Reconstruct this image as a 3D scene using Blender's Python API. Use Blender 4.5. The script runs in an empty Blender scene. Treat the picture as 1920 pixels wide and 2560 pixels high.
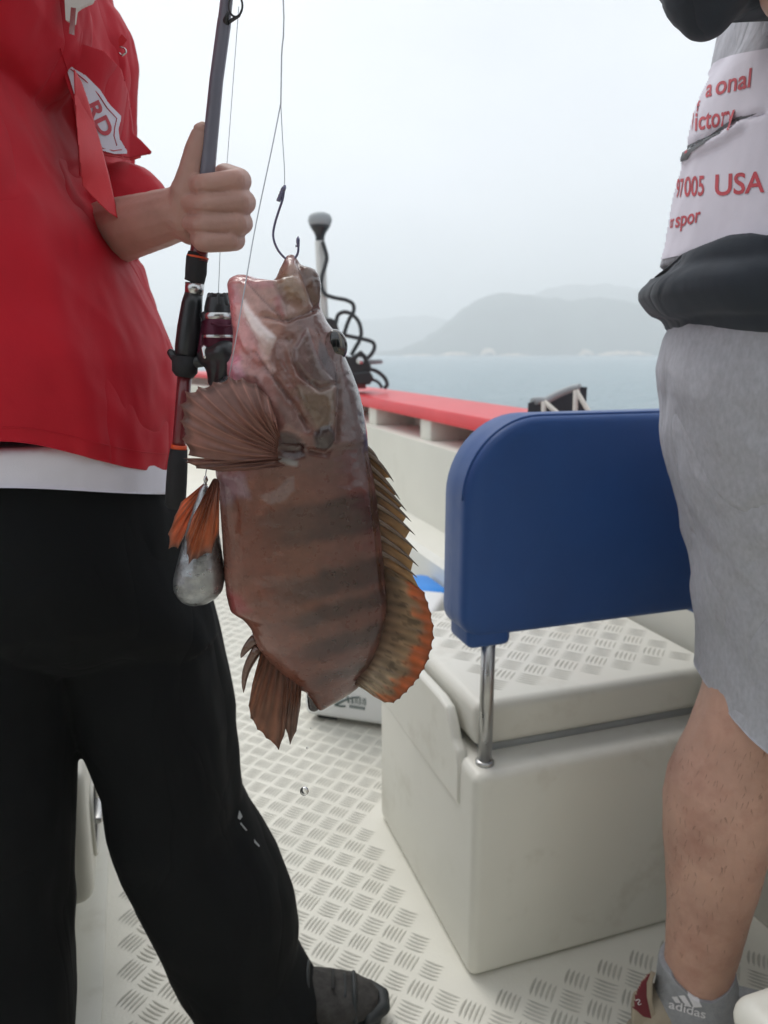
import bpy, bmesh, math, random
import numpy as np
from mathutils import Vector, Matrix
from mathutils.bvhtree import BVHTree
random.seed(7); rng = np.random.default_rng(7)
S = bpy.context.scene
COL = S.collection

# ------------------------------------------------------------------ camera, world, sun, exposure
FPX = 1862.0; TH = math.radians(12); CH = 1.05           # focal length in photo pixels, pitch down, height above deck
cam = bpy.data.cameras.new('camera'); camo = bpy.data.objects.new('camera', cam); COL.objects.link(camo)
camo.location = (0, 0, CH); camo.rotation_euler = (math.radians(90) - TH, 0, 0)
cam.sensor_fit = 'VERTICAL'; cam.sensor_height = 36; cam.lens = FPX / 2560 * 36
cam.clip_start = 0.02; cam.clip_end = 9000
cam.dof.use_dof = True; cam.dof.focus_distance = 0.66; cam.dof.aperture_fstop = 8.0
S.camera = camo

SUN_EL = math.radians(58); SUN_AZ = math.radians(-35)    # azimuth from +Y towards +X
w = bpy.data.worlds.new('World'); S.world = w; w.use_nodes = True
nt = w.node_tree; nt.nodes.clear()
out = nt.nodes.new('ShaderNodeOutputWorld'); bg = nt.nodes.new('ShaderNodeBackground')
sky = nt.nodes.new('ShaderNodeTexSky'); sky.sky_type = 'NISHITA'; sky.sun_disc = False
sky.sun_elevation = SUN_EL; sky.sun_rotation = SUN_AZ; sky.dust_density = 6.0; sky.air_density = 1.0
tc = nt.nodes.new('ShaderNodeTexCoord')
mp = nt.nodes.new('ShaderNodeMapping'); mp.inputs['Scale'].default_value = (1, 1, 2.2)
nz = nt.nodes.new('ShaderNodeTexNoise'); nz.inputs['Scale'].default_value = 1.6; nz.inputs['Detail'].default_value = 5
rmp = nt.nodes.new('ShaderNodeValToRGB')
rmp.color_ramp.elements[0].position = 0.3; rmp.color_ramp.elements[0].color = (7.3, 7.75, 8.2, 1)
rmp.color_ramp.elements[1].position = 0.7; rmp.color_ramp.elements[1].color = (9.9, 10.3, 10.9, 1)
mx = nt.nodes.new('ShaderNodeMix'); mx.data_type = 'RGBA'; mx.inputs[0].default_value = 0.88
nt.links.new(tc.outputs['Generated'], mp.inputs[0]); nt.links.new(mp.outputs[0], nz.inputs[0])
nt.links.new(nz.outputs[0], rmp.inputs[0])
nt.links.new(sky.outputs[0], mx.inputs[6]); nt.links.new(rmp.outputs[0], mx.inputs[7])
nt.links.new(mx.outputs[2], bg.inputs[0]); bg.inputs[1].default_value = 0.1
nt.links.new(bg.outputs[0], out.inputs[0])

sl = bpy.data.lights.new('sun', 'SUN'); sl.energy = 1.2; sl.angle = math.radians(25); sl.color = (1, 0.97, 0.92)
so = bpy.data.objects.new('sun', sl); COL.objects.link(so)
d = Vector((math.sin(SUN_AZ) * math.cos(SUN_EL), math.cos(SUN_AZ) * math.cos(SUN_EL), math.sin(SUN_EL)))
so.rotation_euler = d.to_track_quat('Z', 'Y').to_euler(); so.location = d * 30
S.view_settings.view_transform = 'Standard'; S.view_settings.look = 'None'
S.view_settings.exposure = 0.18; S.view_settings.gamma = 1.0; S.view_settings.use_curve_mapping = False
S.render.engine = 'CYCLES'; S.cycles.use_denoising = True
try: S.cycles.denoiser = 'OPENIMAGEDENOISE'
except Exception: pass
S.cycles.volume_bounces = 4; S.cycles.max_bounces = 8; S.cycles.sample_clamp_indirect = 6

# ------------------------------------------------------------------ photo pixel -> direction
CT, ST = math.cos(TH), math.sin(TH)
def ray(u, v):
    a = (u - 960) / FPX; b = -(v - 1280) / FPX
    return Vector((a, CT + b * ST, -ST + b * CT))
CAM = Vector((0, 0, CH))
def PY(u, v, y): r = ray(u, v); return CAM + r * (y / r.y)
def PZ(u, v, z=0.0): r = ray(u, v); return CAM + r * ((z - CH) / r.z)
def proj(V):
    V = np.asarray(V, float); x = V[:, 0]; y = V[:, 1]; z = V[:, 2] - CH
    dep = y * CT - z * ST; up = y * ST + z * CT
    return 960 + FPX * x / dep, 1280 - FPX * up / dep
# boat frame: f towards the bow, s to starboard
BA = math.radians(18.5); FX, FY = -math.sin(BA), math.cos(BA); SX, SY = math.cos(BA), math.sin(BA)
def B(f, s, z): return Vector((f * FX + s * SX, f * FY + s * SY, z))
BROT = BA

# ------------------------------------------------------------------ helpers
def mesh_obj(name, V, F, mat=None, parent=None, smooth=True, col=None):
    me = bpy.data.meshes.new(name); me.from_pydata([tuple(v) for v in V], [], [tuple(int(i) for i in f) for f in F]); me.update()
    if smooth: me.shade_smooth()
    o = bpy.data.objects.new(name, me); COL.objects.link(o)
    if mat: me.materials.append(mat)
    if parent: o.parent = parent
    if col is not None: set_col(me, col)
    return o
def set_col(me, col):
    a = me.color_attributes.new('Col', 'FLOAT_COLOR', 'POINT')
    c = np.ones((len(me.vertices), 4), np.float32); c[:, :3] = col; a.data.foreach_set('color', c.ravel())
def thing(name, label, cat, loc=(0, 0, 0), group=None):
    o = bpy.data.objects.new(name, None); COL.objects.link(o); o.location = loc; o.empty_display_size = .05
    o['label'] = label; o['category'] = cat
    if group: o['group'] = group
    return o
def adopt(root, objs):
    for o in objs:
        o.parent = root; o.matrix_parent_inverse = Matrix.Translation(-Vector(root.location))
def tag(o, label, cat, group=None):
    o['label'] = label; o['category'] = cat
    if group: o['group'] = group
    return o
def P_(name, V, F, mat, root, smooth=True, col=None, label=None):
    """part with world coordinates under a thing (Empty without rotation)"""
    base = root; off = Vector((0, 0, 0))
    while base is not None: off += Vector(base.location); base = base.parent
    V = np.asarray(V, float) - np.array(off)
    o = mesh_obj(name, V, F, mat, root, smooth, col)
    if label: o['label'] = label
    return o
def tube(path, rad, n=10, caps=True):
    P = [Vector(p) for p in path]; m = len(P)
    if np.isscalar(rad): rad = [rad] * m
    V = []; F = []
    t0 = (P[1] - P[0]).normalized(); ref = Vector((0, 0, 1)) if abs(t0.z) < .9 else Vector((1, 0, 0))
    nrm = t0.cross(ref).normalized()
    for i in range(m):
        t = (P[min(i + 1, m - 1)] - P[max(i - 1, 0)]).normalized()
        nrm = (nrm - t * nrm.dot(t)).normalized(); bn = t.cross(nrm)
        for k in range(n):
            a = 2 * math.pi * k / n; V.append(P[i] + (nrm * math.cos(a) + bn * math.sin(a)) * rad[i])
    for i in range(m - 1):
        for k in range(n):
            k2 = (k + 1) % n; F.append((i * n + k, i * n + k2, (i + 1) * n + k2, (i + 1) * n + k))
    if caps: F.append(tuple(range(n))[::-1]); F.append(tuple((m - 1) * n + k for k in range(n)))
    return V, F
def smooth_path(pts, sub=8):
    P = [Vector(p) for p in pts]; out = []
    for i in range(len(P) - 1):
        p0 = P[max(i - 1, 0)]; p1 = P[i]; p2 = P[i + 1]; p3 = P[min(i + 2, len(P) - 1)]
        for k in range(sub):
            t = k / sub
            out.append(.5 * ((2 * p1) + (p2 - p0) * t + (2 * p0 - 5 * p1 + 4 * p2 - p3) * t * t + (3 * p1 - p0 - 3 * p2 + p3) * t ** 3))
    out.append(P[-1]); return out
def join(*VF):
    V = []; F = []
    for v, f in VF:
        o = len(V); V += list(v); F += [tuple(i + o for i in q) for q in f]
    return V, F
def capsule(a, b, ra, rb, n=14, m=5):
    a = Vector(a); b = Vector(b); t = (b - a).normalized()
    path = []; rad = []
    for k in range(m): ang = math.pi / 2 * (1 - k / m); path.append(a - t * ra * math.sin(ang)); rad.append(max(ra * math.cos(ang), 1e-5))
    path.append(a); rad.append(ra); path.append(b); rad.append(rb)
    for k in range(1, m + 1): ang = math.pi / 2 * k / m; path.append(b + t * rb * math.sin(ang)); rad.append(max(rb * math.cos(ang), 1e-5))
    return tube(path, rad, n)
def chain(pts, rads, n=14):
    return join(*[capsule(pts[i], pts[i + 1], rads[i], rads[i + 1], n) for i in range(len(pts) - 1)])
def loft(rings, caps=True):
    n = len(rings[0]); V = [p for r in rings for p in r]; F = []
    for i in range(len(rings) - 1):
        for k in range(n):
            k2 = (k + 1) % n; F.append((i * n + k, i * n + k2, (i + 1) * n + k2, (i + 1) * n + k))
    if caps: F.append(tuple(range(n))[::-1]); F.append(tuple((len(rings) - 1) * n + k for k in range(n)))
    return V, F
def ering(xl, xr, y, hy, z, n=36, p=2.0, zf=None):
    cx = (xl + xr) / 2; hx = (xr - xl) / 2; R = []
    for k in range(n):
        a = 2 * math.pi * k / n; c = math.cos(a); s = math.sin(a)
        X = cx + hx * math.copysign(abs(c) ** (2 / p), c); Y = y + hy * math.copysign(abs(s) ** (2 / p), s)
        R.append(Vector((X, Y, z + (zf(X, Y) if zf else 0))))
    return R
def remesh(VF, vox, sm=3, fac=.5, deci=None):
    V, F = VF
    o = mesh_obj('tmp', V, F, None, None, False)
    bm = bmesh.new(); bm.from_mesh(o.data); bmesh.ops.recalc_face_normals(bm, faces=bm.faces); bm.to_mesh(o.data); bm.free()
    r = o.modifiers.new('r', 'REMESH'); r.mode = 'VOXEL'; r.voxel_size = vox
    if sm: s = o.modifiers.new('s', 'SMOOTH'); s.iterations = sm; s.factor = fac
    if deci: dm = o.modifiers.new('d', 'DECIMATE'); dm.ratio = deci
    dg = bpy.context.evaluated_depsgraph_get(); dg.update()
    me = bpy.data.meshes.new_from_object(o.evaluated_get(dg))
    V = np.empty(len(me.vertices) * 3); me.vertices.foreach_get('co', V); V = V.reshape(-1, 3)
    N = np.empty(len(me.vertices) * 3); me.vertices.foreach_get('normal', N); N = N.reshape(-1, 3)
    F = [tuple(p.vertices) for p in me.polygons]
    bpy.data.objects.remove(o); bpy.data.meshes.remove(me)
    return V, F, N
def hash3(i, j, k):
    n = (i * 374761393 + j * 668265263 + k * 1274126177) & 0xffffffff
    n = ((n ^ (n >> 13)) * 1274126177) & 0xffffffff
    return ((n ^ (n >> 16)) & 0xffff) / 65535.0
def vnoise(X, Y, Z):
    X = np.asarray(X, float); Y = np.asarray(Y, float); Z = np.asarray(Z, float)
    i = np.floor(X).astype(np.int64); j = np.floor(Y).astype(np.int64); k = np.floor(Z).astype(np.int64)
    x = X - i; y = Y - j; z = Z - k
    x = x * x * (3 - 2 * x); y = y * y * (3 - 2 * y); z = z * z * (3 - 2 * z); r = 0
    for a in (0, 1):
        for b in (0, 1):
            for c in (0, 1):
                r = r + hash3(i + a, j + b, k + c) * (x if a else 1 - x) * (y if b else 1 - y) * (z if c else 1 - z)
    return r
def fbm(X, Y, Z, o=3):
    r = 0; a = .5
    for q in range(o): r = r + a * vnoise(X * 2 ** q + 17 * q, Y * 2 ** q, Z * 2 ** q); a *= .5
    return r / (1 - .5 ** o)
def sdf_poly(px, py, poly):
    """signed distance in pixels, negative inside"""
    P = np.array(poly, float); n = len(P); d = np.full(px.shape, 1e9); sgn = np.ones(px.shape)
    for i in range(n):
        ax, ay = P[i]; bx, by = P[(i + 1) % n]; ex, ey = bx - ax, by - ay
        wx, wy = px - ax, py - ay; t = np.clip((wx * ex + wy * ey) / (ex * ex + ey * ey + 1e-9), 0, 1)
        d = np.minimum(d, (wx - ex * t) ** 2 + (wy - ey * t) ** 2)
        c1 = ay <= py; c2 = by > py; c3 = ex * wy > ey * wx
        sgn = np.where((c1 & c2 & c3) | (~c1 & ~c2 & ~c3), -sgn, sgn)
    return np.sqrt(d) * sgn
def dist_line(px, py, line):
    d = np.full(px.shape, 1e9)
    for i in range(len(line) - 1):
        ax, ay = line[i]; bx, by = line[i + 1]; ex, ey = bx - ax, by - ay
        wx, wy = px - ax, py - ay; t = np.clip((wx * ex + wy * ey) / (ex * ex + ey * ey + 1e-9), 0, 1)
        d = np.minimum(d, (wx - ex * t) ** 2 + (wy - ey * t) ** 2)
    return np.sqrt(d)
def sstep(a, b, x):
    t = np.clip((x - a) / (b - a), 0, 1); return t * t * (3 - 2 * t)
def cr1(xs, pts):
    pts = sorted(pts); X = [p[0] for p in pts]; Y = [p[1] for p in pts]
    return np.interp(xs, X, Y)
def box(c0, c1, bev=.01, seg=3, frame=True):
    """box given by two corners in boat frame (f,s,z) -> world verts"""
    bm = bmesh.new(); bmesh.ops.create_cube(bm, size=1)
    lo = [min(a, b) for a, b in zip(c0, c1)]; hi = [max(a, b) for a, b in zip(c0, c1)]
    for v in bm.verts:
        v.co = Vector(((v.co.x + .5) * (hi[0] - lo[0]) + lo[0], (v.co.y + .5) * (hi[1] - lo[1]) + lo[1], (v.co.z + .5) * (hi[2] - lo[2]) + lo[2]))
    if bev: bmesh.ops.bevel(bm, geom=bm.edges[:], offset=bev, segments=seg, profile=.5, affect='EDGES')
    bmesh.ops.recalc_face_normals(bm, faces=bm.faces)
    bm.verts.index_update()
    V = [B(*v.co) if frame else v.co.copy() for v in bm.verts]; F = [tuple(v.index for v in f.verts)[::(-1 if frame else 1)] for f in bm.faces]
    bm.free(); return V, F
def prism(poly3a, poly3b):
    n = len(poly3a); V = list(poly3a) + list(poly3b)
    F = [tuple(range(n))[::-1], tuple(range(n, 2 * n))] + [(i, (i + 1) % n, n + (i + 1) % n, n + i) for i in range(n)]
    return V, F
def autosmooth(o, ang=40):
    o.data.shade_smooth()
    try: o.data.set_sharp_from_angle(angle=math.radians(ang))
    except Exception: pass
    return o

# ------------------------------------------------------------------ materials
def mat(name, color, rough=.6, metal=0, vary=0.0, vscale=6.0, bump=0.0, bscale=60.0, vcol=False, coat=0.0, sss=0.0,
        trans=0.0, stretch=(1, 1, 1), detail=6, sheen=0.0, ior=1.45, dirt=None, rvary=0.0, bdist=.002, wrinkle=None, spec=None):
    m = bpy.data.materials.new(name); m.use_nodes = True; n = m.node_tree; b = n.nodes['Principled BSDF']
    b.inputs['Roughness'].default_value = rough; b.inputs['Metallic'].default_value = metal
    b.inputs['IOR'].default_value = ior
    if coat: b.inputs['Coat Weight'].default_value = coat; b.inputs['Coat Roughness'].default_value = .12
    if sss:
        b.inputs['Subsurface Weight'].default_value = sss; b.inputs['Subsurface Radius'].default_value = (.012, .005, .003); b.inputs['Subsurface Scale'].default_value = .6
    if trans: b.inputs['Transmission Weight'].default_value = trans
    if sheen: b.inputs['Sheen Weight'].default_value = sheen; b.inputs['Sheen Roughness'].default_value = .5
    tc = n.nodes.new('ShaderNodeTexCoord'); mp = n.nodes.new('ShaderNodeMapping'); mp.inputs['Scale'].default_value = stretch
    n.links.new(tc.outputs['Object'], mp.inputs[0]); src = None
    if vcol:
        at = n.nodes.new('ShaderNodeAttribute'); at.attribute_name = 'Col'; src = at.outputs['Color']
    else:
        rgb = n.nodes.new('ShaderNodeRGB'); rgb.outputs[0].default_value = (*color, 1); src = rgb.outputs[0]
    if vary:
        nz = n.nodes.new('ShaderNodeTexNoise'); nz.inputs['Scale'].default_value = vscale; nz.inputs['Detail'].default_value = detail; nz.inputs['Roughness'].default_value = .6
        n.links.new(mp.outputs[0], nz.inputs[0])
        mr = n.nodes.new('ShaderNodeMapRange'); mr.inputs[1].default_value = .25; mr.inputs[2].default_value = .75
        mr.inputs[3].default_value = 1 - vary; mr.inputs[4].default_value = 1 + vary
        n.links.new(nz.outputs[0], mr.inputs[0])
        vm = n.nodes.new('ShaderNodeVectorMath'); vm.operation = 'SCALE'
        n.links.new(src, vm.inputs[0]); n.links.new(mr.outputs[0], vm.inputs['Scale']); src = vm.outputs[0]
    if dirt:
        nz = n.nodes.new('ShaderNodeTexNoise'); nz.inputs['Scale'].default_value = dirt[1]; nz.inputs['Detail'].default_value = 8; nz.inputs['Roughness'].default_value = .7
        n.links.new(tc.outputs['Object'], nz.inputs[0])
        mr = n.nodes.new('ShaderNodeMapRange'); mr.inputs[1].default_value = dirt[3]; mr.inputs[2].default_value = dirt[3] + .2
        mr.inputs[3].default_value = 0; mr.inputs[4].default_value = dirt[2]; n.links.new(nz.outputs[0], mr.inputs[0])
        mx = n.nodes.new('ShaderNodeMix'); mx.data_type = 'RGBA'; mx.inputs[7].default_value = (*dirt[0], 1)
        n.links.new(mr.outputs[0], mx.inputs[0]); n.links.new(src, mx.inputs[6]); src = mx.outputs[2]
    n.links.new(src, b.inputs['Base Color'])
    if rvary:
        nz = n.nodes.new('ShaderNodeTexNoise'); nz.inputs['Scale'].default_value = vscale * 1.7; nz.inputs['Detail'].default_value = 4
        n.links.new(mp.outputs[0], nz.inputs[0]); mr = n.nodes.new('ShaderNodeMapRange'); mr.inputs[1].default_value = .3; mr.inputs[2].default_value = .7
        mr.inputs[3].default_value = max(rough - rvary, .02); mr.inputs[4].default_value = rough + rvary
        n.links.new(nz.outputs[0], mr.inputs[0]); n.links.new(mr.outputs[0], b.inputs['Roughness'])
    if spec is not None: b.inputs['Specular IOR Level'].default_value = spec
    if bump:
        nz = n.nodes.new('ShaderNodeTexNoise'); nz.inputs['Scale'].default_value = bscale; nz.inputs['Detail'].default_value = 4
        n.links.new(mp.outputs[0], nz.inputs[0])
        bp = n.nodes.new('ShaderNodeBump'); bp.inputs['Strength'].default_value = bump; bp.inputs['Distance'].default_value = bdist
        n.links.new(nz.outputs[0], bp.inputs['Height']); n.links.new(bp.outputs[0], b.inputs['Normal'])
        if wrinkle:      # creases: ridged, distorted noise
            m2 = n.nodes.new('ShaderNodeMapping'); m2.inputs['Scale'].default_value = wrinkle[2]; m2.inputs['Rotation'].default_value = (0, .5, 0); n.links.new(tc.outputs['Object'], m2.inputs[0])
            wz = n.nodes.new('ShaderNodeTexNoise'); wz.inputs['Scale'].default_value = wrinkle[0]; wz.inputs['Detail'].default_value = 2.5; wz.inputs['Distortion'].default_value = .9; n.links.new(m2.outputs[0], wz.inputs[0])
            s1 = n.nodes.new('ShaderNodeMath'); s1.operation = 'SUBTRACT'; s1.inputs[1].default_value = .5; n.links.new(wz.outputs[0], s1.inputs[0])
            s2 = n.nodes.new('ShaderNodeMath'); s2.operation = 'ABSOLUTE'; n.links.new(s1.outputs[0], s2.inputs[0])
            s3 = n.nodes.new('ShaderNodeMath'); s3.operation = 'POWER'; s3.inputs[1].default_value = .7; n.links.new(s2.outputs[0], s3.inputs[0])
            b2 = n.nodes.new('ShaderNodeBump'); b2.inputs['Strength'].default_value = .6; b2.inputs['Distance'].default_value = wrinkle[1]
            n.links.new(s3.outputs[0], b2.inputs['Height']); n.links.new(b2.outputs[0], bp.inputs['Normal'])
    return m
M = {}
M['gel'] = mat('gelcoat_white', (.74, .73, .66), .38, vary=.04, vscale=4, bump=.15, bscale=25, dirt=((.45, .41, .32), 6, .5, .55), rvary=.1)
M['gelwall'] = mat('gelcoat_cream', (.70, .69, .62), .45, vary=.05, vscale=3, bump=.1, bscale=20, dirt=((.42, .40, .33), 4, .3, .58))
M['deck'] = mat('deck_nonskid', (.77, .755, .675), .5, vary=.05, vscale=5, bump=.25, bscale=180, dirt=((.5, .47, .38), 9, .4, .56), rvary=.12)
M['bar'] = mat('tread_bar', (.53, .52, .46), .6, vary=.25, vscale=14, bump=.2, bscale=200)  # darker than the deck: dirt and the bars' shading put into the colour
M['red'] = mat('red_gunwale_paint', (.66, .035, .045), .38, vary=.1, vscale=5, bump=.1, bscale=40, dirt=((.7, .25, .23), 5, .3, .6))
M['blue'] = mat('blue_vinyl', (.017, .075, .26), .5, wrinkle=(4, .004, (1, 1, 1)), vary=.1, vscale=7, bump=.35, bscale=9, bdist=.006, sheen=.1, rvary=.08)
M['steel'] = mat('stainless_steel', (.50, .50, .49), .34, 1, vary=.12, vscale=30, rvary=.1)
M['steel'].node_tree.nodes['Principled BSDF'].inputs['Roughness'].default_value = .35
M['jacket'] = mat('red_nylon', (.50, .010, .024), .62, spec=.3, wrinkle=(6, .030, (1, 1, .5)), vary=.12, vscale=9, bump=.35, bscale=420, bdist=.0006)
M['jacket2'] = mat('red_nylon_flap', (.60, .03, .04), .6, wrinkle=(12, .006, (1, 1, .5)), vary=.1, vscale=9, bump=.3, bscale=420, bdist=.0006)
M['tee'] = mat('white_cotton', (.72, .70, .76), .85, vary=.04, vscale=20, bump=.3, bscale=500, bdist=.0005)
M['black'] = mat('black_cloth', (.0045, .0055, .0065), .9, wrinkle=(7, .012, (1, 1, .5)), spec=.25, vary=.25, vscale=8, bump=.3, bscale=420, bdist=.0006)
M['skin'] = mat('skin', (.47, .275, .225), .5, vary=.16, vscale=22, bump=.5, bscale=240, sss=.12, dirt=((.40, .17, .13), 11, .45, .52), bdist=.0008)
M['skin2'] = mat('skin_leg', (.52, .31, .235), .5, vary=.16, vscale=16, bump=.35, bscale=220, sss=.1, dirt=((.36, .16, .12), 14, .5, .5), bdist=.0009)
M['hair'] = mat('dark_hair', (.02, .016, .013), .5, vary=.3, vscale=40, bump=.6, bscale=80)
M['heather'] = mat('grey_heather', (.42, .43, .47), .9, wrinkle=(7, .022, (1, 1, .6)), vary=.14, vscale=170, bump=.3, bscale=500, stretch=(1, 1, .6), bdist=.0006)
M['slate'] = mat('slate_cloth', (.026, .034, .046), .85, wrinkle=(7, .018, (1, 1, .8)), vary=.12, vscale=10, bump=.3, bscale=450, sheen=.1, bdist=.0006)
M['print'] = mat('white_print', (.66, .64, .72), .7, vary=.05, vscale=30, bump=.2, bscale=300, bdist=.0005)
M['redprint'] = mat('red_print', (.50, .07, .09), .7, vary=.22, vscale=60)
M['greyslit'] = mat('shaded_grey_fold', (.16, .17, .18), .9, vary=.2, vscale=60)  # grey cloth, darkened in colour to carry the fold's shade
M['rod'] = mat('rod_blank', (.15, .15, .19), .42, vary=.1, vscale=30, coat=.4)
M['rodred'] = mat('rod_red', (.16, .02, .025), .3, vary=.15, vscale=40, coat=.5)
M['dark'] = mat('dark_plastic', (.02, .022, .025), .32, vary=.2, vscale=30, coat=.2)
M['foam'] = mat('black_foam', (.022, .022, .024), .8, vary=.2, vscale=40, bump=.4, bscale=200)
M['silver'] = mat('silver_ring', (.6, .6, .6), .25, 1)
M['orange'] = mat('orange_trim', (.75, .10, .03), .4)
M['maroon'] = mat('maroon_metal', (.075, .010, .028), .35, .4, vary=.1, vscale=20)
M['hook'] = mat('hook_steel', (.20, .19, .28), .25, .9, vary=.1, vscale=40)
M['line'] = mat('fishing_line', (.62, .66, .72), .2, trans=.3)
M['lead'] = mat('lead', (.36, .37, .38), .36, .85, vary=.35, vscale=55, bump=.9, bscale=60, dirt=((.035, .035, .04), 26, .95, .47), bdist=.002, rvary=.15)
M['grey'] = mat('grey_plastic', (.34, .36, .37), .5, vary=.08, vscale=12)
M['shaft'] = mat('motor_shaft', (.60, .59, .56), .4, vary=.06, vscale=9)
M['cable'] = mat('black_cable', (.03, .033, .037), .5)
M['cooler'] = mat('white_cooler', (.78, .79, .80), .4, vary=.03, vscale=6, bump=.1, bscale=40)
M['logo'] = mat('grey_green_print', (.10, .14, .14), .6)
M['brightblue'] = mat('bright_blue', (.03, .26, .75), .4, vary=.06, vscale=8)
M['canvas'] = mat('dark_canvas', (.045, .05, .058), .8, vary=.15, vscale=15, bump=.3, bscale=200)
M['cord'] = mat('pale_cord', (.62, .58, .53), .7, vary=.1, vscale=30)
M['shoe'] = mat('grey_shoe', (.036, .034, .032), .85, vary=.6, vscale=60, bump=.5, bscale=160)
M['rubber'] = mat('dark_rubber', (.02, .024, .026), .6, vary=.2, vscale=20)
M['beige'] = mat('beige_suede', (.36, .31, .24), .8, vary=.15, vscale=20, bump=.3, bscale=150)
M['darkred'] = mat('dark_red_leather', (.14, .012, .022), .6, vary=.1, vscale=20)
M['sock'] = mat('grey_sock', (.32, .33, .35), .9, vary=.12, vscale=120, bump=.5, bscale=300)
M['sockprint'] = mat('sock_print', (.72, .71, .74), .8, vary=.1, vscale=60)
M['eye'] = mat('fish_eye', (.012, .016, .02), .06, vcol=True, coat=1.0)
M['socket'] = mat('hollow_shade', (.02, .02, .02), .8)  # near-black colour stands for the shade inside holes and slots

def fishmat(name, rough, coat, scale_bump, trans=False):
    m = mat(name, (1, 1, 1), rough, vary=.14, vscale=70, bump=.0, vcol=True, coat=coat, sss=.0, rvary=.1)
    n = m.node_tree; b = n.nodes['Principled BSDF']
    tc = n.nodes.new('ShaderNodeTexCoord'); vo = n.nodes.new('ShaderNodeTexVoronoi'); vo.inputs['Scale'].default_value = scale_bump
    nz = n.nodes.new('ShaderNodeTexNoise'); nz.inputs['Scale'].default_value = 140; nz.inputs['Detail'].default_value = 5
    n.links.new(tc.outputs['Object'], vo.inputs[0]); n.links.new(tc.outputs['Object'], nz.inputs[0])
    ad = n.nodes.new('ShaderNodeMath'); ad.operation = 'ADD'; n.links.new(vo.outputs[0], ad.inputs[0]); n.links.new(nz.outputs[0], ad.inputs[1])
    bp = n.nodes.new('ShaderNodeBump'); bp.inputs['Strength'].default_value = .12; bp.inputs['Distance'].default_value = .0012
    n.links.new(ad.outputs[0], bp.inputs['Height']); n.links.new(bp.outputs[0], b.inputs['Normal'])
    if trans:
        tr = n.nodes.new('ShaderNodeBsdfTranslucent'); ms = n.nodes.new('ShaderNodeMixShader'); ms.inputs[0].default_value = .45
        src = b.inputs['Base Color'].links[0].from_socket; n.links.new(src, tr.inputs[0])
        o = n.nodes['Material Output']; n.links.new(b.outputs[0], ms.inputs[1]); n.links.new(tr.outputs[0], ms.inputs[2]); n.links.new(ms.outputs[0], o.inputs[0])
    return m
M['fish'] = fishmat('grouper_skin', .32, .75, 330)
M['fin'] = fishmat('fin_membrane', .42, .3, 200, True)

# water drop glass
M['drop'] = mat('water', (1, 1, 1), .0, trans=1.0, ior=1.33)

# ================================================================== SETTING
SEA = -0.42
def ocean():
    V = []; F = []; na = 220; rr = [0.0]; r = 2.2
    rs = []
    while r < 3000: rs.append(r); r *= 1.045
    rs.append(3000.0)
    A = np.linspace(0, 2 * math.pi, na, endpoint=False); X = []; Y = []
    for r in rs: X += list(r * np.cos(A)); Y += list(r * np.sin(A))
    X = np.array(X); Y = np.array(Y) + 2.5; R = np.hypot(X, Y - 2.5)
    amp = .26 * sstep(2, 12, R) * (1 - sstep(120, 400, R))
    Z = SEA - .05 + amp * (fbm(X * .35, Y * .55, X * 0, 4) - .5) + amp * .35 * (fbm(X * 1.7, Y * 2.3, X * 0 + 5, 3) - .5)
    V = list(zip(X, Y, Z)); n = len(rs)
    for i in range(n - 1):
        for k in range(na):
            k2 = (k + 1) % na; F.append((i * na + k, i * na + k2, (i + 1) * na + k2, (i + 1) * na + k))
    V.append((0, 2.5, SEA - .05)); c = len(V) - 1
    for k in range(na): F.append((c, (k + 1) % na, k)[::-1])
    m = mat('sea_water', (.36, .46, .50), .2, ior=1.33)
    n = m.node_tree; b = n.nodes['Principled BSDF']; tc = n.nodes.new('ShaderNodeTexCoord')
    mp = n.nodes.new('ShaderNodeMapping'); mp.inputs['Scale'].default_value = (1, 1.7, 1); n.links.new(tc.outputs['Object'], mp.inputs[0])
    hs = []
    for sc, st in ((.9, .5), (4.0, .3), (.13, .9)):
        q = n.nodes.new('ShaderNodeTexNoise'); q.inputs['Scale'].default_value = sc; q.inputs['Detail'].default_value = 5; n.links.new(mp.outputs[0], q.inputs[0])
        ml = n.nodes.new('ShaderNodeMath'); ml.operation = 'MULTIPLY'; ml.inputs[1].default_value = st; n.links.new(q.outputs[0], ml.inputs[0]); hs.append(ml)
    a1 = n.nodes.new('ShaderNodeMath'); n.links.new(hs[0].outputs[0], a1.inputs[0]); n.links.new(hs[1].outputs[0], a1.inputs[1])
    a2 = n.nodes.new('ShaderNodeMath'); n.links.new(a1.outputs[0], a2.inputs[0]); n.links.new(hs[2].outputs[0], a2.inputs[1])
    bp = n.nodes.new('ShaderNodeBump'); bp.inputs['Strength'].default_value = 1.0; bp.inputs['Distance'].default_value = 1.1
    n.links.new(a2.outputs[0], bp.inputs['Height']); n.links.new(bp.outputs[0], b.inputs['Normal'])
    o = mesh_obj('sea', V, F, m); o['kind'] = 'structure'
ocean()

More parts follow.
